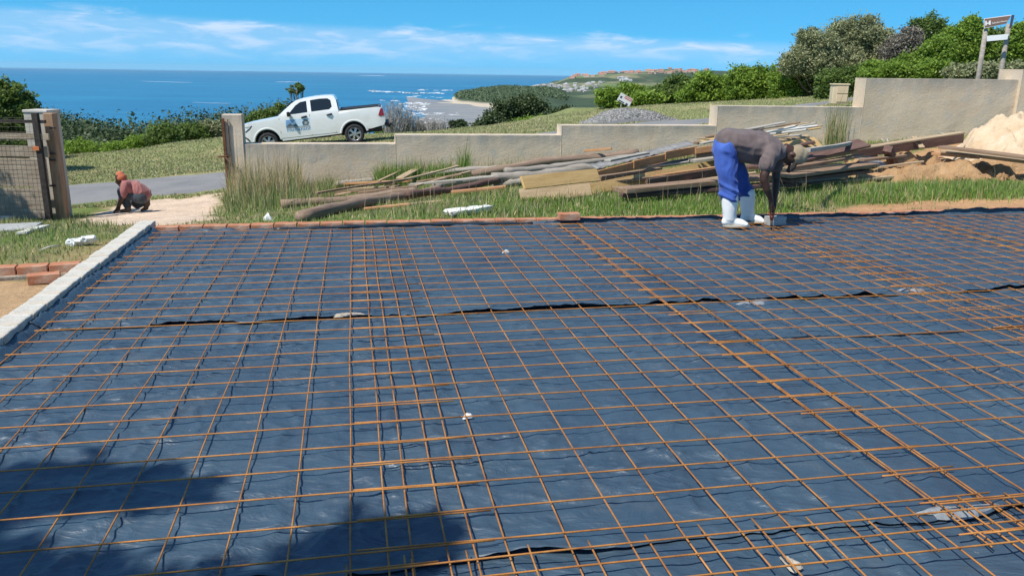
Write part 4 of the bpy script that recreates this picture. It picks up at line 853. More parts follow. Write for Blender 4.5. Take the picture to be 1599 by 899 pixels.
def leaves(C,r,n,size,rg,elong=1.6,shell=.55,split=0):
    """n leaf faces spread through ellipsoids C (k,3) radii r (k,3)"""
    C=np.array(C,float); r=np.array(r,float); sub=[];sr=[]
    if split:
        for c_,r_ in zip(C,r):
            for q in range(split):
                dd=rg.normal(size=3); dd/=np.linalg.norm(dd); rr_=rg.uniform(.1,1.)**.4
                sub.append(c_+dd*r_*rr_*np.array([1,1,.95])); sr.append((r_*.35+r_.mean()*.65)*rg.uniform(.07,.27)*np.array([1.1,1.1,1.]))
        C=np.array(sub); r=np.array(sr)
    w=(r[:,0]*r[:,1]+r[:,0]*r[:,2]+r[:,1]*r[:,2]); idx=rg.choice(len(C),n,p=w/w.sum())
    d=rg.normal(size=(n,3)); d/=np.linalg.norm(d,axis=1)[:,None]; rad=shell+(1-shell)*rg.uniform(0,1,n)**.5
    lump=.82+.36*vnoise(d[:,0]*3+idx*7.1+d[:,2]*2,d[:,1]*3+idx*3.3-d[:,2]*2)
    P=C[idx]+(d*r[idx]*(rad*lump)[:,None] if not split else np.clip(rg.normal(size=(n,3)),-2.6,2.6)*r[idx]*.62*(1+.7*(rg.uniform(0,1,n)<.1))[:,None])
    nr=d*(.55 if not split else .1)+rg.normal(size=(n,3))*.6+np.array([-.1,-.12,.4]); nr/=np.linalg.norm(nr,axis=1)[:,None]
    a=np.cross(nr,rg.normal(size=(n,3))); a/=np.linalg.norm(a,axis=1)[:,None]; b=np.cross(nr,a)
    s=(size*rg.uniform(.55,1.3,n))[:,None]
    V=np.stack([P-a*s*elong*.5,P+b*s*.42+nr*s*.12,P+a*s*elong*.5,P-b*s*.42+nr*s*.12],1).reshape(-1,3)
    cl=np.clip(rg.uniform(0,1,n)*.55+.45*vnoise(P[:,0]*1.7/max(size*8,.4)+3,P[:,2]*1.7/max(size*8,.4)+P[:,1]),0,1)
    return V,np.repeat(cl,4)
def plant(name,label,cat,base,C,r,n,size,leaf,trunk=None,group=None,seed=1,elong=1.6,shell=.55,split=110,twigs=0,twigcol='glog',tr=.06):
    rg=np.random.default_rng(seed); root=empty(name,tuple(base)); b0=np.array(base)
    V,cl=leaves(np.array(C)-b0,r,int(n*3.2),size*.66,rg,elong,.15,split); F=np.arange(len(V)).reshape(-1,4)
    mk('crown',V,F,LF[leaf],root,False,cols=np.repeat(cl[:,None],3,1))
    b=MB(); rnd=random.Random(seed)
    for k in range(len(C)):
        c=Vector(np.array(C[k])-b0); s=Vector((rnd.uniform(-.1,.1),rnd.uniform(-.1,.1),-.15)); m_=s.lerp(c,.5)+Vector((rnd.uniform(-.15,.15),0,-.1*c.z))
        b.tube([s,m_,c],[tr,tr*.7,tr*.35],6,True,.1,k)
        for q in range(twigs):
            d=Vector((rnd.gauss(0,1),rnd.gauss(0,1),rnd.gauss(.4,.8))).normalized(); e=c+Vector((d.x*r[k][0],d.y*r[k][1],d.z*r[k][2]))*rnd.uniform(.8,1.1); b.tube([m_.lerp(c,rnd.uniform(.2,1)),(c+e)/2+Vector((0,0,.05)),e],[tr*.3,tr*.2,tr*.08],4,False)
    b.build('trunk',WD[twigcol],root,True)
    return tag(root,label,cat,group)
def pxpl(name,label,cat,d,blobs,n,size,leaf,seed,basepx=None,thick=.8,**k):
    """crown lobes given as (px,py,radius px across,radius px up[,extra depth])"""
    C=[];r=[]
    for bl in blobs:
        dd=d+(bl[4] if len(bl)>4 else 0); C.append(at(bl[0],bl[1],dd)); s=dd/CF; r.append((bl[2]*s,max(.3,bl[2]*s*thick),bl[3]*s))
    bp=at(basepx or blobs[0][0],150,d); base=(bp[0],bp[1],H(bp[0],bp[1])-.05)
    return plant(name,label,cat,base,C,r,n,size,leaf,seed=seed,**k)
GT='trees and scrub behind the wall on the right'
pxpl('bush','light green rounded bush around the tilted notice board','bush',44,[(950,152,22,14),(985,148,26,15,1.5),(1012,155,26,12),(965,162,22,10)],6500,.16,'bright',1,group=GT)
pxpl('bush','mid green bush just right of the tilted notice board','bush',45,[(1037,148,24,15),(1062,138,24,19,1),(1032,158,22,10)],6000,.16,'mid',2,group=GT)
pxpl('bush','tall light green bush where the far hill meets the hedge','bush',43,[(1104,134,28,22),(1132,142,26,20),(1090,150,30,14)],7500,.15,'bright',3,group=GT)
pxpl('bush','dense bright bush in the middle of the hedge beyond the lowest step','bush',41,[(1165,130,32,24),(1195,128,30,26),(1175,150,34,14)],8500,.14,'bright',4,group=GT)
pxpl('bush','bright green bush left of the cream cabinet','bush',38,[(1235,132,32,24),(1270,138,30,22),(1245,150,34,12)],8500,.13,'bright',5,group=GT)
pxpl('bush','leafy scrub directly behind the cream cabinet','bush',34,[(1305,135,28,26),(1335,128,26,26),(1300,150,24,12)],8000,.12,'mid',6,group=GT,twigs=6)
pxpl('feathery_tree','tall feathery grey-green tree standing at the left of the scrub','tree',37,[(1278,78,34,30),(1312,66,30,30,1),(1250,92,26,22),(1288,100,40,22),(1236,104,20,14),(1322,96,26,24),(1262,60,18,14)],15000,.085,'olive',7,basepx=1280,group=GT,twigs=16,elong=2.4,shell=.3,twigcol='dark')
pxpl('feathery_tree','round topped feathery olive tree, second from the left of the scrub','tree',38,[(1345,52,30,26),(1372,66,26,26),(1330,72,24,24),(1355,88,32,20),(1385,90,20,20)],12500,.085,'olive',8,basepx=1350,group=GT,twigs=14,elong=2.4,shell=.3,twigcol='dark')
pxpl('dry_tree','brown half-dead tree tangled with bare twigs between olive and green trees','tree',36,[(1402,78,26,18),(1420,62,22,18),(1396,98,22,20),(1432,84,20,20)],3600,.09,'grey',9,basepx=1408,group=GT,twigs=60,elong=2.2,shell=.1,twigcol='glog')
pxpl('leafy_tree','olive green tree rising behind the bare tangled twigs','tree',39,[(1448,48,26,22),(1432,66,26,20),(1466,66,22,24)],8500,.10,'mid',10,basepx=1448,group=GT,twigs=8,elong=2.)
pxpl('leafy_tree','bright green tree in front of the bare tangled twigs','tree',32,[(1408,112,28,16),(1438,98,26,22),(1462,84,26,24),(1450,110,34,16),(1370,112,26,14)],14000,.11,'bright',11,basepx=1440,group=GT)
pxpl('leafy_tree','tall bright green tree left of the brown sign','tree',33,[(1492,78,30,32),(1512,60,24,28),(1490,104,34,20),(1520,92,26,26),(1518,44,12,16)],15000,.11,'bright',12,basepx=1500,group=GT,twigs=8)
pxpl('leafy_tree','dark green tree behind the brown sign poles','tree',35,[(1555,80,30,34),(1545,108,34,18),(1530,56,16,18)],11000,.12,'mid',13,basepx=1550,group=GT)
pxpl('leafy_tree','bright green tree right of the brown sign at the edge','tree',32,[(1592,74,26,28),(1620,66,34,38),(1600,104,34,20),(1590,52,12,16)],12000,.12,'bright',14,basepx=1605,group=GT,twigs=6)
pxpl('bush','dull green low bush behind the wall under the brown sign','bush',25,[(1500,116,22,14),(1530,112,22,14),(1560,116,22,14),(1590,112,20,14)],8000,.09,'olive',15,group=GT,twigs=6)
pxpl('bush','low olive bush behind the tall wall step','bush',27,[(1362,117,20,8),(1392,112,22,14),(1432,115,26,11),(1462,108,20,16),(1482,116,20,8)],7500,.09,'bright',16,group=GT)
GM='bushes on the slope beyond the middle of the wall'
pxpl('dark_tree','dark evergreen tree in the middle between truck and gravel heap','tree',62,[(802,176,32,22),(828,170,28,20),(775,190,26,15),(852,186,28,13),(755,199,18,10),(815,192,44,12)],13000,.2,'dark',20,basepx=805,group=GM,twigs=10)
pxpl('dark_tree','smaller dark evergreen right of the large one, before the green valley','tree',60,[(880,182,22,14),(900,188,18,10),(862,188,26,12)],5000,.18,'dark',21,group=GM)
pxpl('bush','fresh green bush low in front of the dark evergreen tree','bush',50,[(828,196,30,12),(805,202,24,8),(850,194,22,10),(876,190,16,7)],6500,.14,'bright',22,group=GM)
pxpl('bush','small dark bush alone above the beach','bush',55,[(716,198,14,12),(728,206,12,7),(706,205,10,7)],2600,.16,'dark',23,group=GM)
pxpl('bush','low green bush beside the dead grey scrub','bush',44,[(670,206,22,7),(640,208,24,7),(610,210,22,8)],4000,.12,'mid',24,group=GM)
GX='dead grey shrubs behind the truck'
for i,(px,py,w,h_) in enumerate([(612,184,17,30),(636,186,17,28),(660,188,17,24),(683,190,17,22)]):
    d=38+i*.5; s=d/CF; base=at(px,214,d); rnd=random.Random(i+40); b=MB(); 
    for k in range(110):
        a=rnd.gauss(0,.42)*w*1.3*s; hh=rnd.uniform(.5,1.15)*h_*1.6*s*(1.1 if i<2 else .9); dx=rnd.gauss(0,.25); p0=Vector((a*.45,rnd.uniform(-.4,.4),0)); p1=Vector((a*.8+dx*.2,rnd.uniform(-.5,.5),hh*.55)); p2=Vector((a+dx*.5,rnd.uniform(-.6,.6),hh))
        b.tube([p0,p1,p2],[.018,.012,.005],3,False)
        for q in range(3): f=rnd.uniform(.3,1); pp_=p1.lerp(p2,f); b.tube([pp_,pp_+Vector((rnd.gauss(0,.16),rnd.gauss(0,.15),rnd.uniform(.05,.35)))],[.008,.004],3,False)
    o=b.build('dead_shrub',woodmat('dead_twigs',(.20,.18,.16),(.31,.29,.27),(.42,.40,.38)) if i==0 else bpy.data.materials['dead_twigs'],None); o.location=(base[0],base[1],H(base[0],base[1])-.1)
    tag(o,['dense dead grey shrub closest to the tail of the truck','dead grey shrub second from the truck tail','thin dead shrub third from the truck tail, sea showing through','sparse leafless shrub farthest right before the beach'][i],'dead shrub',GX)
pxpl('windswept_tree','small flat topped windswept tree against the sea above the truck bonnet','tree',46,[(463,136,11,5),(454,140,7,4),(472,139,7,4),(462,143,9,4)],1500,.11,'mid',30,basepx=462,group='lone trees',twigs=10,tr=.035,split=6)
GL='bushes along the far side of the road bank'
pxpl('bush','dark bush behind the truck bonnet','bush',40,[(405,186,18,9),(425,180,14,10),(438,172,12,10),(390,192,16,8)],4500,.12,'mid',31,group=GL)
for i,(px,py,w,h_,lf,lb) in enumerate([(255,212,26,16,'mid','dark green bush at the middle of the bank behind the crouching worker'),(225,226,26,12,'bright','bright green bush left of the dark bank bush'),(185,232,24,9,'bright','low bright bush in the dip of the bank'),
    (125,236,26,16,'bright','yellowish green bush right of the left gate'),(100,245,18,14,'dark','dark bush directly beside the timber gate post'),(150,238,18,12,'mid','mid green bush between the gate post bush and the dip'),(300,206,26,12,'mid','grey green bush left of the gate pillar'),(330,202,20,12,'olive','olive bush touching the right gate pillar')]):
    pxpl('bush',lb,'bush',40+i*.6,[(px,py,w,h_),(px+w*.5,py+h_*.4,w*.6,h_*.6),(px-w*.5,py+h_*.4,w*.6,h_*.7)],4800,.13,lf,50+i,group=GL)
pxpl('dark_tree','large dark tree rising behind the left gate','tree',24,[(10,158,34,32),(-30,150,40,34),(30,182,26,22),(-10,200,50,26),(45,170,12,14),(20,225,44,22)],17000,.11,'mid',40,basepx=-10,group='trees at the left',twigs=10)
pxpl('dark_tree','second dark tree behind the gate boards, low at the left','tree',27,[(10,215,50,28),(60,220,26,24),(-50,220,50,40)],9000,.12,'dark',41,basepx=20,group='trees at the left',twigs=6)
# shade trees left of and behind the viewpoint
plant('garden_tree','broad garden tree behind and left of the slab bed, casting its shade over it','tree',(-6.2,-1.6,-.2),[(-4.35,.5,5.2),(-3.0,.16,5.2),(-4.5,-.25,5.2),(-5.6,-.5,5.2),(-3.7,-.65,5.3),(-5.2,.45,5.1)],[(.6,.15,.3),(.26,.18,.2),(1.0,.36,.4),(.9,.6,.6),(.8,.4,.5),(.5,.2,.3)],5200,.14,'mid',seed=60,group='trees at the left',tr=.13,twigs=8)
plant('garden_tree','garden tree beside the left gate that dapples its boards','tree',(-13.6,11.6,-1.),[(-11.6,11.6,3.6),(-12.6,11.9,3.9),(-11.9,10.9,3.2),(-11.0,11.4,3.0),(-12.9,10.6,3.2)],[(1.0,.9,.8),(1.1,1.,.9),(.9,.9,.7),(.8,.7,.6),(1,1,.9)],4200,.15,'mid',seed=61,group='trees at the left',tr=.12,twigs=8)
# woodland down to the sea
rg=np.random.default_rng(11); C=[];r=[]
for i in range(900):
    d=math.exp(rg.uniform(math.log(43),math.log(190))); t=rg.uniform(-.75,-.17); X=t*d; z=H(X,d); s=rg.uniform(1.8,3.6)*(1 if d>55 else .62)
    C.append((X,d,z+s*.55)); r.append((s*1.2,s*1.2,s))
V,cl=leaves(C,r,330000,.22,rg,1.3,.6,0); tag(mk('coastal_woodland',V,np.arange(len(V)).reshape(-1,4),LF['dark'],None,False,cols=np.repeat(cl[:,None],3,1)),'dark bushy woodland falling to the sea beyond the road','woodland',kind='stuff')
C=[];r=[]
for i in range(1500):
    d=math.exp(rg.uniform(math.log(70),math.log(1100))); t=rg.uniform(-.05,.45) ; X=t*d; z=H(X,d); s=rg.uniform(2.,4.)*(1+d/900)
    if z<-57 : continue
    C.append((X,d,z+s*.4)); r.append((s*1.3,s*1.3,s*.8))
V,cl=leaves(C,r,90000,.75,rg,1.3,.75); tag(mk('valley_woodland',V,np.arange(len(V)).reshape(-1,4),LF['dark'],None,False,cols=np.repeat(cl[:,None],3,1)),'dark woodland filling the valley before the township','woodland',kind='stuff')
C=[];r=[]
for i in range(1500):
    px=rg.uniform(690,880); d=rg.uniform(1680,2500); t=ray(px,150); X=t[0]/t[1]*d; z=H(X,d)
    if z<-55: continue
    s=rg.uniform(4,9); C.append((X,d,z+s*.2)); r.append((s*1.5,s*1.5,s*.7))
LF['hl']=leafmat('headland_leaf',(.05,.085,.035),(.13,.19,.08),.2)
V,cl=leaves(C,r,60000,3.,rg,1.3,.75); tag(mk('headland_scrub',V,np.arange(len(V)).reshape(-1,4),LF['hl'],None,False,cols=np.repeat(cl[:,None],3,1)),'wind-clipped green scrub covering the low headland above the bay','scrub',kind='stuff')
# ================================================================ grass
MGS=leafmat('grass_blade',(1,1,1),(1,1,1),.3)
def grassmat(name):
    M=Mat(name,.7,0,.25); a=M.attr(); M.base(a); t=M.n.new('ShaderNodeBsdfTranslucent'); M.l.new(a,t.inputs[0]); ms=M.n.new('ShaderNodeMixShader'); ms.inputs[0].default_value=.3
    M.l.new(M.b.outputs[0],ms.inputs[1]); M.l.new(t.outputs[0],ms.inputs[2]); M.l.new(ms.outputs[0],M.n['Material Output'].inputs[0]); return M.m
GMT=grassmat('grass_blades')
def blades(X,Y,h,w,rg,green,dry,pdry,lean=.45,segs=2,Z=None):
    n=len(X); Z=Hall(X,Y) if Z is None else Z; a=rg.uniform(0,2*np.pi,n); ln=np.abs(rg.normal(0,lean,n)); b=rg.uniform(0,2*np.pi,n)
    base=np.stack([X,Y,Z-.01],1); side=np.stack([np.cos(b),np.sin(b),0*b],1)*w[:,None]; out=np.stack([np.cos(a)*ln,np.sin(a)*ln,0*a],1)*h[:,None]
    upv=np.stack([0*a,0*a,h],1)*np.sqrt(np.clip(1-np.minimum(ln,.9)**2,.1,1))[:,None]
    m1=base+upv*.55+out*.25; tip=base+upv+out
    V=np.stack([base-side,base+side,m1+side*.8,m1-side*.8,tip],1).reshape(-1,3); i=np.arange(n)*5
    F=np.stack([i,i+1,i+2,i+3],1); F2=np.stack([i+3,i+2,i+4,i+4],1)
    t=(rg.uniform(0,1,n)<pdry)[:,None]; j=rg.uniform(.6,1.35,(n,1)); c=(green*(1-t)+dry*t)*j; c[:,0]*=rg.uniform(.85,1.25,n)
    return V,F,i,np.repeat(c,5,0)
def grassobj(name,label,X,Y,h,w,seed,green,dry,pdry,lean=.45,kind='stuff'):
    rg=np.random.default_rng(seed); V,F,i,c=blades(X,Y,h,w,rg,np.array(green),np.array(dry),pdry,lean)
    me=bpy.data.meshes.new(name); n=len(i); me.vertices.add(len(V)); me.vertices.foreach_set('co',V.astype(np.float32).ravel())
    li=np.concatenate([F,np.stack([i+3,i+2,i+4],1)],1).ravel(); me.loops.add(len(li)); me.loops.foreach_set('vertex_index',li.astype(np.int32))
    st=(np.arange(n)*7)[:,None]+np.array([0,4]); me.polygons.add(2*n); me.polygons.foreach_set('loop_start',st.ravel().astype(np.int32)); me.polygons.foreach_set('loop_total',np.tile([4,3],n).astype(np.int32))
    me.materials.append(GMT); me.update(calc_edges=True); at__=me.color_attributes.new('col','FLOAT_COLOR','POINT'); at__.data.foreach_set('color',np.c_[c,np.ones(len(c))].astype(np.float32).ravel())
    o=bpy.data.objects.new(name,me); COL.objects.link(o); return tag(o,label,'grass',kind=kind)
rg=np.random.default_rng(5)
def keep(X,Y,thr=.5):
    bare,_,_,_=zone(X,Y); u,v=touv(X,Y); k=(bare<thr+rg.uniform(-.3,.3,len(X)))&~((u>-1.9)&(v<6.0)); return k
def inwall(X,Y): return Y<16.5+X*WALLT-.02
N_=260000; X=rg.uniform(-13,15,N_); Y=rg.uniform(3.6,19,N_); k=keep(X,Y)&inwall(X,Y)&(np.abs(X)<Y*.72+1); X,Y=X[k],Y[k]
tall=fbm(X*1.1+4,Y*1.1,3); h=.03+.085*sstep(.45,.72,tall)*rg.uniform(.5,1.5,len(X))+rg.uniform(0,.04,len(X))
grassobj('grass','green grass growing between the slab bed and the wall',X,Y,h,rg.uniform(.003,.006,len(X)),1,(.215,.29,.085),(.54,.47,.28),.34)
def tuft(label,px0,px1,n,hm,hs,dry,seed,lift,width=.4,grn=(.2,.26,.08),w=(.003,.006),name='grass',lean=.3):
    """grass along the foot of the wall between two pixel columns"""
    px=rg.uniform(px0,px1,n); Y=np.array([wallY(p) for p in px])-.05-np.abs(rg.normal(0,width,n)); X=np.array([ray(p,250)[0]/ray(p,250)[1] for p in px])*Y
    k=inwall(X,Y); X,Y=X[k],Y[k]; h=np.abs(rg.normal(hm,hs,len(X)))*(.5+.9*fbm(X*2.5,Y*2.5,2)); return grassobj(name,label,X,Y,h,rg.uniform(*w,len(X)),seed,grn,(.50,.42,.24),dry,lean)
tuft('tall straw coloured grass standing against the wall beside the right gate pillar',352,470,3300,.52,.25,.7,2,0,.9,name='tall_dry_grass',lean=.2)
tuft('shaggy green grass at the foot of the gate pillar',345,520,9000,.26,.10,.25,3,0,1.5,name='shaggy_grass')
tuft('green weeds along the wall behind the small plank pile',585,705,3500,.34,.12,.12,4,0,.35,grn=(.15,.26,.05),name='wall_weeds')
tuft('spindly weed clump left of the thick weathered log',716,733,260,.5,.18,.1,5,0,.3,grn=(.16,.28,.05),name='weed_clump')
tuft('tall reedy weeds against the wall right of the lath bundle',1285,1316,170,.7,.3,.3,6,0,.3,grn=(.12,.2,.05),name='reedy_weeds',lean=.2)
tuft('thin weeds along the wall foot between pillar and lath bundle',470,1280,3500,.2,.1,.3,7,0,.3,name='wall_foot_weeds')
# longer clumps in the strip behind the far kerb
px=rg.uniform(700,1599,500); X=[];Y=[];hh=[]
for p in px:
    py=rg.uniform(292,318) if p>1230 else rg.uniform(300,338); q=hit(p,py); m_=int(rg.uniform(25,60)); 
    if zone(np.array([q[0]]),np.array([q[1]]))[0][0]>.4: continue
    s=rg.uniform(.08,.2); X+=list(q[0]+rg.normal(0,s,m_)); Y+=list(q[1]+rg.normal(0,s,m_)); hh+=list(rg.uniform(.05,.20 if p>1330 else .12,m_))
X,Y,hh=map(np.array,(X,Y,hh)); k=touv(X,Y)[1]>6.05; grassobj('grass_tufts','lush longer grass tufts in the strip behind the far brick kerb',X[k],Y[k],hh[k],rg.uniform(.003,.0065,k.sum()),8,(.18,.30,.06),(.5,.44,.24),.12,.5)
# stray dry stems
n=420; px=rg.uniform(380,1560,n); q=np.array([hit(p,rg.uniform(285,338)) for p in px]); kk_=np.array([zone(np.array([a[0]]),np.array([a[1]]))[0][0]<.8 for a in q])&(touv(q[:,0],q[:,1])[1]>6.1); q=q[kk_]
grassobj('dry_stems','thin straw stems standing over the grass and timber',q[:,0],q[:,1],rg.uniform(.25,.55,len(q)),np.full(len(q),.0022),9,(.4,.34,.2),(.5,.43,.26),.8,.3)
# verge beyond the wall and the road
N_=260000; Y=np.exp(rg.uniform(math.log(16.5),math.log(44),N_)); X=rg.uniform(-.68,.6,N_)*Y; 
k=(Y>16.5+X*WALLT+.5); ry=np.interp(X,[p[0] for p in near],[p[1] for p in near]); k&=~((Y>ry-.1)&(Y<ry+4.15)); k&=zone(X,Y)[0]<.5; X,Y=X[k],Y[k]
grassobj('verge_grass','short grass covering the bank beyond the road and behind the wall',X,Y,rg.uniform(.03,.085,len(X)),rg.uniform(.009,.018,len(X)),10,(.27,.32,.13),(.50,.45,.27),.42,.6)
# ================================================================ people
def organic(name,strokes,mat,parent,vox=.012,smooth=4,fold=0,fscale=9,seed=1,n=16,post=None,wave=None):
    """closed tapered strokes fused into one continuous skin. stroke=[(point,(ra,rb)) ...], ra across, rb along the second axis"""
    V=[];F=[]
    for st in strokes:
        P=[Vector(p) for p,_ in st]; r=[(q,q) if isinstance(q,(int,float)) else q for _,q in st]; ax=None
        # rounded ends
        t0=(P[0]-P[1]).normalized(); t1=(P[-1]-P[-2]).normalized(); c0=min(r[0]); c1=min(r[-1])
        ext=[]; 
        for k,(f,s) in enumerate(((.97,.25),(.75,.66),(.4,.92))): ext.append((P[0]+t0*c0*f,(r[0][0]*s,r[0][1]*s)))
        mid=list(zip(P,r))
        for (f,s) in ((.4,.92),(.75,.66),(.97,.25)): mid.append((P[-1]+t1*c1*f,(r[-1][0]*s,r[-1][1]*s)))
        allp=ext+mid; base=len(V); m_=len(allp)
        for i,(p,(ra,rb)) in enumerate(allp):
            t=(allp[min(i+1,m_-1)][0]-allp[max(i-1,0)][0]).normalized()
            ref=Vector((0,1,0)); b=(ref-t*ref.dot(t)); 
            if b.length<.1: ref=Vector((1,0,0)); b=(ref-t*ref.dot(t))
            b.normalize(); c=t.cross(b).normalized()
            for k in range(n): q=2*math.pi*k/n; V.append(p+c*math.cos(q)*ra+b*math.sin(q)*rb)
        for i in range(m_-1):
            for k in range(n): F.append((base+i*n+k,base+i*n+(k+1)%n,base+(i+1)*n+(k+1)%n,base+(i+1)*n+k))
        F.append(tuple(base+k for k in range(n-1,-1,-1))); F.append(tuple(base+(m_-1)*n+k for k in range(n)))
    me=bpy.data.meshes.new('t'); me.from_pydata(V,[],F); bm=bmesh.new(); bm.from_mesh(me); bmesh.ops.recalc_face_normals(bm,faces=bm.faces); bm.to_mesh(me); bm.free()
    o=bpy.data.objects.new('t',me); COL.objects.link(o); rm=o.modifiers.new('r','REMESH'); rm.mode='VOXEL'; rm.voxel_size=vox; rm.use_smooth_shade=True
    sm=o.modifiers.new('s','SMOOTH'); sm.iterations=smooth; sm.factor=.5
    bpy.context.view_layer.update(); ev=o.evaluated_get(bpy.context.evaluated_depsgraph_get()); m2=bpy.data.meshes.new_from_object(ev); bpy.data.objects.remove(o)
    nv=len(m2.vertices); co=np.empty(nv*3,dtype=np.float32); m2.vertices.foreach_get('co',co); co=co.reshape(-1,3).astype(float); nn_=np.empty(nv*3,dtype=np.float32); m2.vertices.foreach_get('normal',nn_); nn_=nn_.reshape(-1,3)
    if fold:
        x=co[:,0]*fscale+(fbm(co[:,2]*4+seed,co[:,0]*4,2)-.5)*3; z=co[:,2]*fscale*.9+seed; y=co[:,1]*fscale*.8
        f=(1-np.abs(2*fbm(x+y*.6,z*.5-y,2)-1))**2-.5
        if wave is not None: f=f+wave(co)
        co=co+nn_*(f*fold)[:,None]
    if post is not None: co=post(co)
    m2.vertices.foreach_set('co',co.astype(np.float32).ravel()); m2.materials.clear(); m2.materials.append(mat); m2.name=name
    for p in m2.polygons: p.use_smooth=True
    m2.update(); o=bpy.data.objects.new(name,m2); COL.objects.link(o); 
    if parent is not None: o.parent=parent
    return o
def cloth(name,c,c2=None,rough=.9):
    M=Mat(name,rough,0,.2); v=M.obj(); M.base(M.ramp(M.noise(v,6,5,.6),[(.35,c),(.7,c2 or tuple(k*1.3 for k in c))])); M.bump(M.noise(v,260,2),.25,.002); M.b.inputs['Sheen Weight'].default_value=.15; return M.m
MSK=mottled('dark_brown_skin',(.060,.030,.020),.15,20,.45,.15,.002); 
MTS_=cloth('faded_brown_tee',(.105,.078,.076),(.165,.128,.122)); MTR=cloth('blue_work_trousers',(.030,.07,.29),(.065,.13,.43)); MBT=mottled('white_rubber',(.86,.85,.82),.05,5,.4,.15,.003)
MCP=cloth('khaki_cap',(.27,.21,.135),(.36,.285,.19)); MBRM=cloth('shaded_brim',(.03,.025,.022)); MSOL=mottled('boot_sole',(.42,.38,.30),.1,9,.8,.3,.003)  # brim cloth is near black: shadow on its underside painted into the colour
DN,DF,DC=8.20,8.50,8.36
def J(x,y,d=DC): return Vector(at(x,y,d))
W2=empty('person',(0,0,0)); tag(W2,'bending worker in white rubber boots, blue trousers, brown tee and khaki cap holding pliers','person')
up_h=Vector((.97,0,-.22)).normalized(); fc_h=Vector((-.22,-.05,-.97)).normalized()
hc=J(1239,243,8.34)
def Hd(u,f,s): return hc+up_h*u+fc_h*f+Vector((0,1,0))*s
def hand(wr,palm,tip,spread,rad=.0105,thumb=(0,0,0),curl=(0,0,0)):
    """palm plus five separate curled fingers closing on what is held"""
    wr,palm,tip=Vector(wr),Vector(palm),Vector(tip); sp=Vector(spread); S_=[[(wr,(.024,.03)),(palm,(.022,.042)),(palm.lerp(tip,.25),(.018,.040))]]
    cu=Vector(curl)
    for k,(f,l) in enumerate(((-1.,.8),(-.35,1.),(.3,.95),(.95,.72))):
        b0=palm+sp*f*.032; m_=palm.lerp(tip,.6*l)+sp*f*.034+cu*.012; e=palm.lerp(tip,1.*l)+sp*f*.03+cu*.032
        S_.append([(b0,rad*1.05),(m_,rad),(e,rad*.82)])
    th=Vector(thumb); b0=wr.lerp(palm,.5)-sp*.025; S_.append([(b0,rad*1.25),(b0+th*.03+(tip-palm)*.2,rad*1.1),(b0+th*.03+(tip-palm)*.62+cu*.015,rad*.9)])
    return S_
sk=[
 [(Hd(.045,-.005,0),(.094,.073)),(Hd(-.01,.005,0),(.098,.074)),(Hd(-.07,.022,0),(.075,.062)),(Hd(-.105,.04,0),(.045,.042))],   # skull to jaw
 [(Hd(-.02,-.03,0),(.062,.06)),(Hd(-.10,-.045,0),(.058,.06)),(J(1219,236),(.062,.068))],                                  # neck
 [(Hd(.0,.08,0),.013),(Hd(-.028,.098,0),.016),(Hd(-.04,.09,0),.016)],                                                     # nose
 [(Hd(.02,.092,-.03),.013),(Hd(.022,.096,.03),.013)],                                                                        # brow
 [(Hd(-.068,.078,-.022),.010),(Hd(-.068,.084,0),.011),(Hd(-.068,.078,.022),.010)],                                          # lips
 [(Hd(-.01,-.012,-.073),(.022,.009)),(Hd(-.045,-.006,-.073),(.014,.008))],[(Hd(-.01,-.012,.073),(.022,.009)),(Hd(-.045,-.006,.073),(.014,.008))],
 [(J(1222,237),(.07,.09)),(J(1200,234),(.10,.15)),(J(1165,229),(.10,.13)),(J(1142,229),(.07,.10))],                          # torso
 [(J(1136,240,DN+.07),(.06,.06)),(J(1138,276,DN+.04),.065),(J(1140,318,DN+.02),.05),(J(1140,348,DN+.02),.042)],
 [(J(1140,240,DF-.08),(.06,.06)),(J(1155,280,DF),.065),(J(1166,318,DF),.05),(J(1168,345,DF),.042)],
 [(J(1207,238,8.16),.062),(J(1199,256,8.10),.055),(J(1193.5,274,8.07),.045),(J(1193,280,8.07),.044),(J(1198,296,8.08),.038),(J(1203,309,8.12),.028)],
 [(J(1210,241,8.55),.06),(J(1212,262,8.53),.048),(J(1212,281,8.50),.042),(J(1211,298,8.42),.036),(J(1209.5,313,8.33),.027)]]
sk+=hand(J(1203,308,8.12),J(1204,318,8.14),J(1203,331,8.16),(0,.9,.3),thumb=(.5,.6,0),curl=(.9,.3,0))
sk+=hand(J(1209.5,312,8.33),J(1209,322,8.29),J(1208,336,8.24),(.1,.95,.1),thumb=(-.5,-.6,0),curl=(-.6,-.6,0))
organic('body',sk,MSK,W2,.0065,3)
mw=Mat('eye_white',.3); mw.base((.55,.52,.48))
for s in (-.03,.03):
    b=bmesh.new(); bmesh.ops.create_icosphere(b,subdivisions=2,radius=.012); me=bpy.data.meshes.new('eye'); b.to_mesh(me); b.free(); me.materials.append(mw.m); o=bpy.data.objects.new('eye',me); COL.objects.link(o); o.parent=W2; o.location=Hd(.0,.083,s)
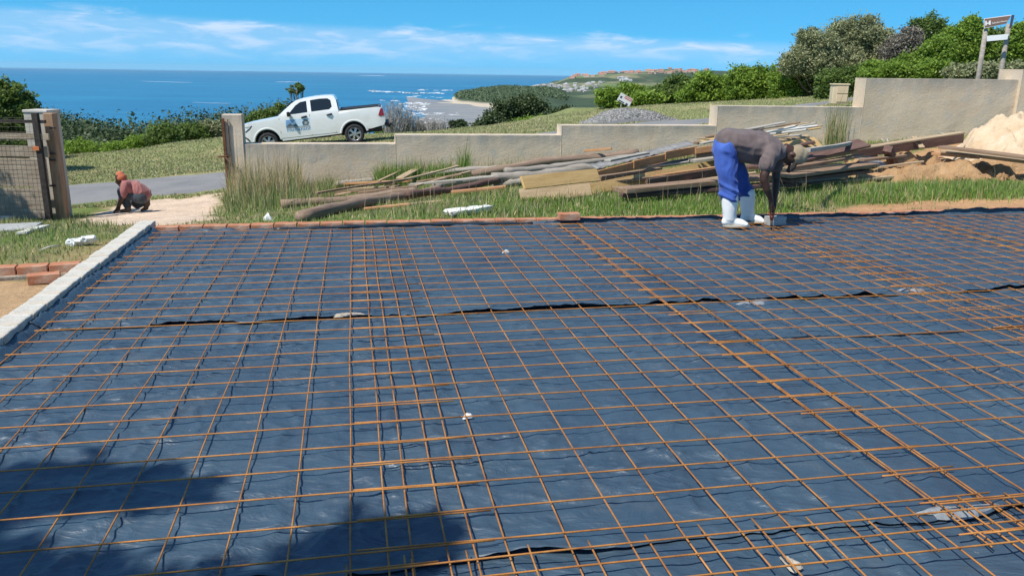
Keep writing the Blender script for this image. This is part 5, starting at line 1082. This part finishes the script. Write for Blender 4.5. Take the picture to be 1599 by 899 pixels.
# cap: crown shell over the top of the skull, brim over the brow
organic('cap',[[(Hd(.075,-.012,0),(.088,.075)),(Hd(.05,-.012,0),(.106,.084)),(Hd(.022,-.016,0),(.109,.086))]],MCP,W2,.008,3,.003,20,3)
organic('cap_brim',[[(Hd(.025,.07,0),(.030,.076)),(Hd(.020,.12,0),(.034,.070)),(Hd(.0,.160,0),(.022,.050))]],MBRM,W2,.006,2)
def sag(co):
    return co
organic('tee_shirt',[
 [(J(1137,221),(.138,.195)),(J(1150,225.5),(.158,.202)),(J(1169,229),(.175,.20)),(J(1190,231),(.165,.21)),(J(1208,236),(.130,.215)),(J(1219,238),(.085,.14)),(J(1224,238),(.072,.085))],
 [(J(1206,236,8.20),.09),(J(1202,246,8.12),.083),(J(1197.5,257,8.09),.078)],[(J(1209,240,8.52),.088),(J(1211,252,8.55),.08),(J(1211.5,261,8.54),.074)]],MTS_,W2,.010,5,.014,10.,2,wave=lambda co: .28*np.sin(co[:,0]*38+co[:,2]*26+4*fbm(co[:,0]*5,co[:,2]*5,2))*sstep(.95,.75,co[:,2])-.1)
wv=lambda co: .9*np.maximum(0,np.sin(co[:,2]*62+co[:,0]*30+3*fbm(co[:,0]*6,co[:,1]*6,2)))*sstep(.62,.30,co[:,2])-.2
organic('trousers',[
 [(J(1139,224),(.105,.155)),(J(1133,226),(.122,.178)),(J(1132,233,8.34),(.128,.19)),(J(1134,243,8.32),(.118,.18))],
 [(J(1132,238,DN+.07),(.118,.115)),(J(1134,257,DN+.05),(.118,.105)),(J(1137,277,DN+.04),(.108,.10)),(J(1138.5,294,DN+.03),(.098,.092)),(J(1139.5,307,DN+.02),(.088,.085))],
 [(J(1138,238,DF-.08),(.11,.11)),(J(1147,260,DF-.03),(.105,.10)),(J(1155,280,DF),(.098,.095)),(J(1161,293,DF),(.092,.09)),(J(1164,302,DF),(.085,.082))]],MTR,W2,.010,3,.024,8,5,wave=wv)
def boot(x0,y0,x1,y1,x2,y2,d,nm='rubber_boot'):
    zf=J(x1,y1,d).z
    a=J(x0,y0,d); an=J(x1,y1-9,d); g=J(x1,y1,d); toe=J(x2,y2,d-.03)
    def post(co):
        co=co.copy(); lo=g.z-.005; co[:,2]=np.maximum(co[:,2],lo); return co
    o=organic(nm,[[(a,(.088,.085)),(a.lerp(an,.45),(.078,.078)),(an,(.066,.062)),(g+Vector((-.01,0,.05)),(.072,.052))],
      [(g+Vector((-.045,0,.04)),(.045,.042)),(g+Vector((.03,0,.045)),(.05,.045)),(g.lerp(toe,.6)+Vector((0,0,.035)),(.040,.052)),(toe+Vector((-.045,0,.026)),(.030,.045))]],MBT,W2,.009,4,.003,12,7,post=post)
    P=[];nn=26
    for k in range(nn):
        q=2*math.pi*k/nn; f=(toe-g); L_=(Vector((f.x,f.y,0)).length+.07)/2; c=Vector(((g.x+toe.x)/2-.035,(g.y+toe.y)/2,0)); w=.05*(1-.18*math.cos(q)*0)-.006*math.cos(2*q); P.append((c.x+math.cos(q)*L_,c.y+math.sin(q)*w+math.cos(q)*f.y*.4))
    b=MB(); V=[(x,y,g.z-.012) for x,y in P]+[(x,y,g.z+.010) for x,y in P]; b.add(V,[tuple(range(nn-1,-1,-1)),tuple(range(nn,2*nn))]+[(i,(i+1)%nn,nn+(i+1)%nn,nn+i) for i in range(nn)]); so2=b.build('boot_sole',MSOL,None,bev=.003); so2.parent=o
    return o
boot(1139.5,310,1139,352,1171,355,DN+.02); boot(1166,304,1168,346,1197,350,DF)
# pliers
pl=tag(empty('pliers',(0,0,0)),'red-handled pliers held by the bent worker against the mesh','pliers'); MRH=mottled('red_grip',(.42,.07,.03),.2,30,.5,.1,.002)
for (x0,x1) in ((1202.5,1204.2),(1208.5,1205.4)):
    MB().tube([J(x0,322,8.2),J(x0+(.2 if x0<1205 else -.6),334,8.2),J(x1,345,8.2)],[.010,.011,.009],8).build('grip',MRH,pl,True)
MB().tube([J(1204.8,344,8.2),J(1204.6,352,8.2),J(1204.6,359,8.2)],[.014,.012,.006],8).build('jaws',MIR,pl,True)
# ---- crouching worker by the gate
D1=15.05
def K(x,y,d=D1): return Vector(at(x,y,d))
W1=empty('person',(0,0,0)); tag(W1,'crouching worker in an orange cap and dusty red shirt reaching to the driveway','person')
MS1=cloth('dusty_red_shirt',(.26,.095,.09),(.38,.165,.155)); MT1=cloth('dark_jeans',(.035,.045,.055),(.07,.085,.10)); MC1=cloth('orange_beanie',(.42,.105,.05),(.50,.16,.085)); MSH=mottled('dusty_shoe',(.16,.10,.06),.3,12,.85,.3,.004)
hk=K(189,280); u1=Vector((-.25,0,.97)).normalized(); f1=Vector((-.93,-.1,-.25)).normalized(); s1_=Vector((0,1,0))
def H1(u,f,s): return hk+u1*u+f1*f+s1_*s
s_=[[(H1(.05,0,0),(.09,.075)),(H1(-.01,.01,0),(.092,.075)),(H1(-.06,.03,0),(.068,.06)),(H1(-.095,.045,0),(.042,.04))],[(H1(-.03,-.03,0),.055),(K(196,288),.062)],
 [(H1(.0,.088,0),.013),(H1(-.025,.112,0),.016),(H1(-.038,.1,0),.016)],[(H1(-.065,.088,-.02),.011),(H1(-.065,.088,.02),.011)],[(H1(-.01,-.01,-.075),(.02,.009)),(H1(-.035,-.01,-.075),(.014,.008))],[(H1(-.01,-.01,.075),(.02,.009)),(H1(-.035,-.01,.075),(.014,.008))],
 [(K(197,290),(.10,.16)),(K(209,296),(.12,.15)),(K(221,306),(.13,.15))],
 [(K(196,291,14.88),.055),(K(192,303,14.83),.045),(K(190,311,14.8),.042),(K(185,322,14.82),.032),(K(182.5,327,14.84),.026)],
 [(K(197,291,15.25),.055),(K(190,302,15.3),.045),(K(188,311,15.28),.042),(K(186,321,15.15),.032),(K(185.5,327,15.1),.026)],
 [(K(221,308,14.95),.09),(K(190,299,14.95),.075),(K(199,325,14.95),.045)],[(K(222,308,15.18),.09),(K(205,318,15.2),.07),(K(229,318,15.2),.045)]]
s_+=hand(K(182.5,326,14.84),K(181,329,14.84),K(179,332.5,14.82),(.0,1,0),.012,(-.4,-.5,0),(-.3,0,-.2))
s_+=hand(K(185.5,326,15.1),K(184.5,329,15.08),K(182.5,332.5,15.06),(.0,1,0),.012,(-.4,.5,0),(-.3,0,-.2))
organic('body',s_,MSK,W1,.0085,3)
organic('beanie',[[(H1(.085,-.01,0),(.078,.068)),(H1(.05,-.012,0),(.10,.084)),(H1(.02,-.018,0),(.102,.086))]],MC1,W1,.01,3,.004,20,2)
organic('shirt',[[(K(223,303),(.145,.185)),(K(217,299),(.165,.20)),(K(208,295),(.17,.21)),(K(200,290),(.14,.215)),(K(196,287),(.09,.12))],
 [(K(197,290,14.86),.085),(K(193.5,299,14.82),.078),(K(192.5,304,14.81),.07)],[(K(197,290,15.26),.085),(K(192.5,299,15.3),.075),(K(191,304,15.3),.068)]],MS1,W1,.012,3,.028,7,4)
organic('trousers',[[(K(223,308),(.12,.18)),(K(216,308),(.115,.17))],
 [(K(220,309,14.93),(.11,.105)),(K(205,305,14.93),(.10,.095)),(K(191,299,14.95),(.085,.085))],[(K(190,299,14.95),.085),(K(194,310,14.95),.078),(K(199,321,14.95),.068)],
 [(K(222,309,15.2),(.11,.105)),(K(206,318,15.22),(.09,.085)),(K(213,321,15.22),(.075,.07)),(K(226,316,15.2),(.065,.06))]],MT1,W1,.013,4,.010,7,6)
organic('work_boot',[[(K(199.5,323,14.95),(.055,.05)),(K(200,327,14.95),(.058,.05))],[(K(201,328.5,14.95),(.042,.045)),(K(190,329.5,14.93),(.036,.044))]],MSH,W1,.01,3)
organic('work_boot',[[(K(228,314,15.2),(.055,.05)),(K(230,319,15.2),(.06,.05))],[(K(231,314,15.2),(.04,.045)),(K(228,325,15.2),(.045,.048)),(K(222,328,15.2),(.03,.045))]],MSH,W1,.01,3)
# ================================================================ pickup truck
Pr=Vector(at(556,224.5,28.7)); Pf=Vector(at(422,238,28.2)); sc=(Pr-Pf).length/3.085
ex=(Pr-Pf).normalized(); ey=Vector((0,0,1)).cross(ex).normalized(); ez=ex.cross(ey)
TM=Matrix((ex,ey,ez)).transposed().to_4x4(); TM=TM@Matrix.Scale(sc,4); TM.translation=Pf+ey*.80
tk=empty('pickup_truck'); tk.matrix_world=TM; tag(tk,'white double cab pickup parked nose down on the grass bank beyond the wall','pickup truck')
MPT=Mat('white_car_paint',.22,0,.5); MPT.base((.80,.80,.79)); MPT.b.inputs['Coat Weight'].default_value=.6; MPT.b.inputs['Coat Roughness'].default_value=.06; v=MPT.obj(); dn=MPT.ramp(MPT.noise(v,2.5,6,.7),[(.45,(.80,.80,.78)),(.8,(.70,.67,.60))]); MPT.base(dn)
MGL=Mat('tinted_glass',.05,0,.8); MGL.base((.012,.016,.018)); MBK=mottled('black_trim',(.018,.018,.02),.2,9,.6,.1,.002); MTY=mottled('tyre_rubber',(.03,.03,.032),.2,20,.85,.3,.004); MRM=Mat('alloy_rim',.3,.8,.5); MRM.base((.55,.56,.57)); MRDL=Mat('red_lamp_lens',.15,0,.6); MRDL.base((.32,.015,.02)); MLMP=Mat('clear_lamp_lens',.1,.2,.7); MLMP.base((.55,.57,.6))
def arc(cx,cz,r,a0,a1,n): return [(cx+r*math.cos(R(a0+(a1-a0)*i/n)),cz+r*math.sin(R(a0+(a1-a0)*i/n))) for i in range(n+1)]
prof=[(-.90,.34),(-.975,.44),(-.985,.62),(-.965,.86),(-.93,.98),(-.86,1.035),(-.60,1.085),(-.2,1.13),(.18,1.165),(.42,1.19),(.70,1.42),(.98,1.62),(1.14,1.71),(1.40,1.765),(1.80,1.80),(2.15,1.805),(2.42,1.79),(2.52,1.75),(2.58,1.60),(2.62,1.24),(2.64,1.22),(3.4,1.235),(4.12,1.245),(4.19,1.22),(4.24,.98),(4.25,.70),(4.18,.58),(3.72,.50)]
prof+=arc(3.085,.37,.45,15,165,14)+[(2.62,.42),(.52,.36)]+arc(0,.37,.45,10,170,14)+[(-.50,.30)]
def hw(z,x=0):
    w=.905-.05*max(0,(z-.95))-.06*max(0,.6-z) if z<1.22 else .885-(z-1.22)*.36
    if z<1.3: w-=.10*max(0,(-x-.55)/.45)**2+.05*max(0,(x-3.9)/.35)**2
    return max(w,.3)
bm=bmesh.new(); nv=len(prof); A=[bm.verts.new((x,-1,z)) for x,z in prof]; B=[bm.verts.new((x,1,z)) for x,z in prof]
bm.faces.new(A); bm.faces.new(B[::-1])
for i in range(nv): bm.faces.new((A[i],A[(i+1)%nv],B[(i+1)%nv],B[i]))
for z in (.5,.62,.75,.88,1.0,1.1,1.22,1.3,1.45,1.6): bmesh.ops.bisect_plane(bm,geom=bm.verts[:]+bm.edges[:]+bm.faces[:],plane_co=(0,0,z),plane_no=(0,0,1))
for x in (-.9,-.75,-.55,2.6,3.9,4.05,4.15): bmesh.ops.bisect_plane(bm,geom=bm.verts[:]+bm.edges[:]+bm.faces[:],plane_co=(x,0,0),plane_no=(1,0,0))
for y in (-.93,-.6,0,.6,.93): bmesh.ops.bisect_plane(bm,geom=bm.verts[:]+bm.edges[:]+bm.faces[:],plane_co=(0,y,0),plane_no=(0,1,0))
for v in bm.verts:
    s=v.co.y; v.co.y=s*hw(v.co.z,v.co.x)
    if abs(s)<.95 and v.co.z>1.0: v.co.z+=.02*(1-s*s)
bmesh.ops.recalc_face_normals(bm,faces=bm.faces); me=bpy.data.meshes.new('body'); bm.to_mesh(me); bm.free(); me.materials.append(MPT.m)
body=bpy.data.objects.new('body',me); COL.objects.link(body); body.parent=tk
for p in me.polygons: p.use_smooth=True
bv=body.modifiers.new('b','BEVEL'); bv.width=.028; bv.segments=3; bv.limit_method='ANGLE'; bv.angle_limit=R(32); body.modifiers.new('w','WEIGHTED_NORMAL')
def sidep(name,poly,mat,off=.006,th=.012,sides=(-1,1),par=tk):
    for s in sides:
        V=[(x,s*(hw(z,x)+off),z) for x,z in poly]+[(x,s*(hw(z,x)+off-th),z) for x,z in poly]; n=len(poly)
        F=[tuple(range(n)),tuple(range(2*n-1,n-1,-1))]+[(i,n+i,n+(i+1)%n,(i+1)%n) for i in range(n)]
        o=mk(name,V,F,mat,par,False)
sidep('side_window',[(.84,1.27),(.90,1.33),(1.12,1.55),(1.30,1.655),(1.52,1.68),(1.52,1.29),(1.1,1.27)],MGL.m)
sidep('side_window',[(1.66,1.295),(1.66,1.69),(2.0,1.715),(2.28,1.70),(2.38,1.63),(2.40,1.40),(2.30,1.32)],MGL.m)
def across(name,pts,mat,w0,w1,off,par=tk):
    (x0,z0),(x1,z1)=pts; d=Vector((x1-x0,0,z1-z0)).normalized(); nr=Vector((-d.z,0,d.x)); nr=nr if nr.z>0 or (abs(nr.z)<.01) else -nr
    V=[Vector((x0,-w0,z0)),Vector((x0,w0,z0)),Vector((x1,w1,z1)),Vector((x1,-w1,z1))]; V=[v+nr*off for v in V]; V+= [v-nr*.03 for v in V]
    return mk(name,V,[(0,1,2,3),(7,6,5,4),(0,4,5,1),(1,5,6,2),(2,6,7,3),(3,7,4,0)],mat,par)
across('windscreen',[(.48,1.25),(1.06,1.68)],MGL.m,.82,.70,.052)
across('rear_window',[(2.59,1.62),(2.625,1.32)],MGL.m,.62,.70,.012)
# load bed: dark rim, flat dark sheet standing in for the shaded open inside
b=MB(); 
for s in (-1,1): b.box((3.40,s*.845,1.262),(1.50,.06,.035))
b.box((4.13,0,1.262),(.05,1.70,.035)); b.build('bed_rail',MBK,tk,bev=.008)
b=MB(); b.box((3.37,0,1.255),(1.42,1.6,.02)); b.build('dark_bed_opening',MBK,tk)
for i,zx in enumerate([(1.585,.46,1.20),(2.45,.50,1.25),(.50,.62,1.17)]):
    sidep('door_seam',[(zx[0]-.006,zx[1]),(zx[0]+.006,zx[1]),(zx[0]+.006,zx[2]),(zx[0]-.006,zx[2])],MBK,.002,.008)
sidep('cab_gap',[(2.625,.46),(2.645,.46),(2.645,1.22),(2.625,1.22)],MBK,.003,.01)
sidep('seam',[(.5,.455),(2.5,.475),(2.5,.463),(.5,.443)],MBK,.002,.008)
sidep('sill_step',[(.50,.37),(2.62,.43),(2.62,.37),(.50,.31)],MBK,-.03,.03)
for x in (1.38,2.28):
    for s in (-1,1):
        b=MB(); b.tube([(x-.10,s*(hw(1.13)+.015),1.12),(x,s*(hw(1.13)+.035),1.135),(x+.10,s*(hw(1.13)+.015),1.15)],[.02,.034,.028],8); b.build('door_handle',MBK,tk,True)
for s in (-1,1):
    b=MB(); b.box((.86,s*1.02,1.28),(.10,.20,.17)); m_=b.build('door_mirror',MBK,tk,bev=.03); b=MB(); b.box((.90,s*.91,1.25),(.05,.08,.04)); o=b.build('mirror_arm',MBK,None); o.parent=m_
sidep('headlight',[(-.97,.90),(-.93,.80),(-.74,.80),(-.56,.93),(-.50,.995),(-.62,.985),(-.80,.965)],MLMP.m,.006,.03)
sidep('headlight_trim',[(-.74,.79),(-.56,.92),(-.49,1.0),(-.46,.99),(-.55,.88),(-.72,.77)],MBK,.004,.02)
sidep('fog_lamp_recess',[(-.86,.66),(-.78,.64),(-.66,.55),(-.60,.46),(-.64,.44),(-.72,.54),(-.85,.62)],MBK,.005,.03)
sidep('tail_light',[(4.02,.94),(4.10,1.13),(4.15,1.19),(4.205,1.19),(4.235,.92),(4.10,.90)],MRDL.m,.012,.04)
sidep('front_bumper_trim',[(-.93,.36),(-.52,.33),(-.50,.37),(-.95,.42)],MBK,.004,.03)
b=MB(); b.box((-.985,0,.80),(.03,1.3,.28)); b.box((-.975,0,.48),(.03,1.2,.14)); b.build('grille',MBK,tk,bev=.01)
b=MB(); b.box((4.30,0,.60),(.16,1.6,.14)); b.build('rear_bumper',MBK,tk,bev=.02)
b=MB(); b.tube([(4.3,.0,.5),(4.44,0,.5),(4.46,0,.58)],[.03,.03,.035],8); b.tube([(4.30,-.55,.56),(4.40,-.62,.52)],[.05,.07],10); b.build('tow_hitch',MBK,tk,True)
b=MB(); b.box((1.65,0,.44),(4.9,1.35,.18)); b.box((1.6,0,.36),(1.2,.9,.1)); b.tube([(3.085,-.8,.36),(3.085,.8,.36)],.07,8); b.build('chassis',MBK,tk)
for x,s in ((0,-1),(0,1),(3.085,-1),(3.085,1)):
    b=MB(); V=[];n=36
    # inner arch liner so the wheel sits in a dark recess
    pts=arc(x,.37,.455,-5,185,16); V=[(px_,s*.60,pz_) for px_,pz_ in pts]+[(px_,s*(hw(.7,x)-.012),pz_) for px_,pz_ in pts]; F=[(i,i+1,18+i,17+i) for i in range(16)]; F.append(tuple(range(17))); b.add(V,F); b.build('arch_liner',MBK,tk)
    pts=arc(x,.37,.45,8,172,18); V=[];F=[]
    for px_,pz_ in pts:
        dx,dz=(px_-x)/.45,(pz_-.37)/.45; w=hw(pz_,px_); V+=[(px_,s*(w+.004),pz_),(px_+dx*.04,s*(w+.022),pz_+dz*.04),(px_+dx*.07,s*(w+.002),pz_+dz*.07)]
    for i in range(18): F+=[(3*i,3*i+1,3*i+4,3*i+3),(3*i+1,3*i+2,3*i+5,3*i+4)]
    mk('wheel_arch',V,F,MPT.m,tk,True)
    cx,cy,cz=x,s*.79,.355
    def lathe(name,prf,mat,par,nn=40):
        V=[];F=[]
        for k in range(nn):
            q=2*math.pi*k/nn
            for (r_,y_) in prf: V.append((r_*math.cos(q),y_*s,r_*math.sin(q)))
        m_=len(prf)
        for k in range(nn):
            for j in range(m_-1): F.append((k*m_+j,((k+1)%nn)*m_+j,((k+1)%nn)*m_+j+1,k*m_+j+1))
        return mk(name,V,F,mat,par,True)
    wh=empty('wheel',(cx,cy,cz)); wh.parent=tk
    lathe('tyre',[(.225,-.10),(.30,-.118),(.345,-.10),(.357,-.06),(.357,.06),(.345,.10),(.30,.118),(.235,.105),(.222,.09)],MTY,wh)
    lathe('rim',[(.225,.09),(.235,.106),(.228,.10),(.205,.06),(.20,-.09)],MRM.m,wh)
    lathe('brake_disc',[(.0,-.02),(.17,-.02),(.20,-.05)],MBK,wh)
    b=MB()
    for k in range(6):
        a=2*math.pi*k/6+.2; d=Vector((math.cos(a),0,math.sin(a))); t=Vector((-math.sin(a),0,math.cos(a)))
        V=[d*.05+t*.03,d*.05-t*.03,d*.215-t*.045,d*.215+t*.045]; V=[v_+Vector((0,s*.075 if i<2 else s*.065,0)) for i,v_ in enumerate(V)]; V+=[v_-Vector((0,s*.03,0)) for v_ in V]
        b.add(V,[(0,1,2,3),(7,6,5,4),(0,4,5,1),(1,5,6,2),(2,6,7,3),(3,7,4,0)])
    b.tube([(0,s*.04,0),(0,s*.09,0)],.055,12); b.build('spokes',MRM.m,wh)
# door decal: a picture of hills and people over a line of lettering
DB=mottled('decal_blue',(.20,.36,.60),.2,8,.5,0); DS=mottled('decal_sky',(.55,.70,.82),.1,8,.5,0); DG=mottled('decal_slate',(.10,.14,.17),.4,14,.5,0); DGR=mottled('decal_grey',(.40,.41,.40),.2,10,.5,0)
dc=empty('door_decal'); dc.parent=tk
def dec(poly,mat,off,nm='decal_panel'): sidep(nm,poly,mat,off,.002,(-1,),dc)
def dd(x,z): return (.70+x*.86,.67+z*.42+x*.0)
dec([dd(0,.0),dd(1,0),dd(1,1.),dd(.0,1.)],DS,.004)
dec([dd(0,.42),dd(.18,.55),dd(.45,.95),dd(0.05,.98)],DB,.0055); dec([dd(.0,.38),dd(.5,.40),dd(.42,.60),dd(.3,.52),dd(.2,.70),dd(.08,.55)],DG,.007)
dec([dd(.70,.42),dd(.90,.40),dd(.97,.62),dd(.90,.86),dd(.78,.90),dd(.68,.70)],DG,.007); dec([dd(.76,.52),dd(.88,.5),dd(.9,.7),dd(.8,.74)],DGR,.0085)
dec([dd(.02,.24),dd(.98,.24),dd(.98,.40),dd(.02,.38)],DGR,.0055); dec([dd(.02,.30),dd(.50,.30),dd(.50,.345),dd(.02,.345)],DG,.007)
rd=random.Random(4); x=.03
while x<.96:
    w=rd.uniform(.03,.055); h_=.17; dec([dd(x,.03),dd(x+w*.45,.03),dd(x+w*.45,.03+h_),dd(x,.03+h_)],DG,.007,'decal_letter'); dec([dd(x+w*.45,.15),dd(x+w,.15),dd(x+w,.19),dd(x+w*.45,.19)] if rd.random()<.6 else [dd(x+w*.45,.03),dd(x+w,.03),dd(x+w,.07),dd(x+w*.45,.07)],DG,.007,'decal_letter'); x+=w+.022
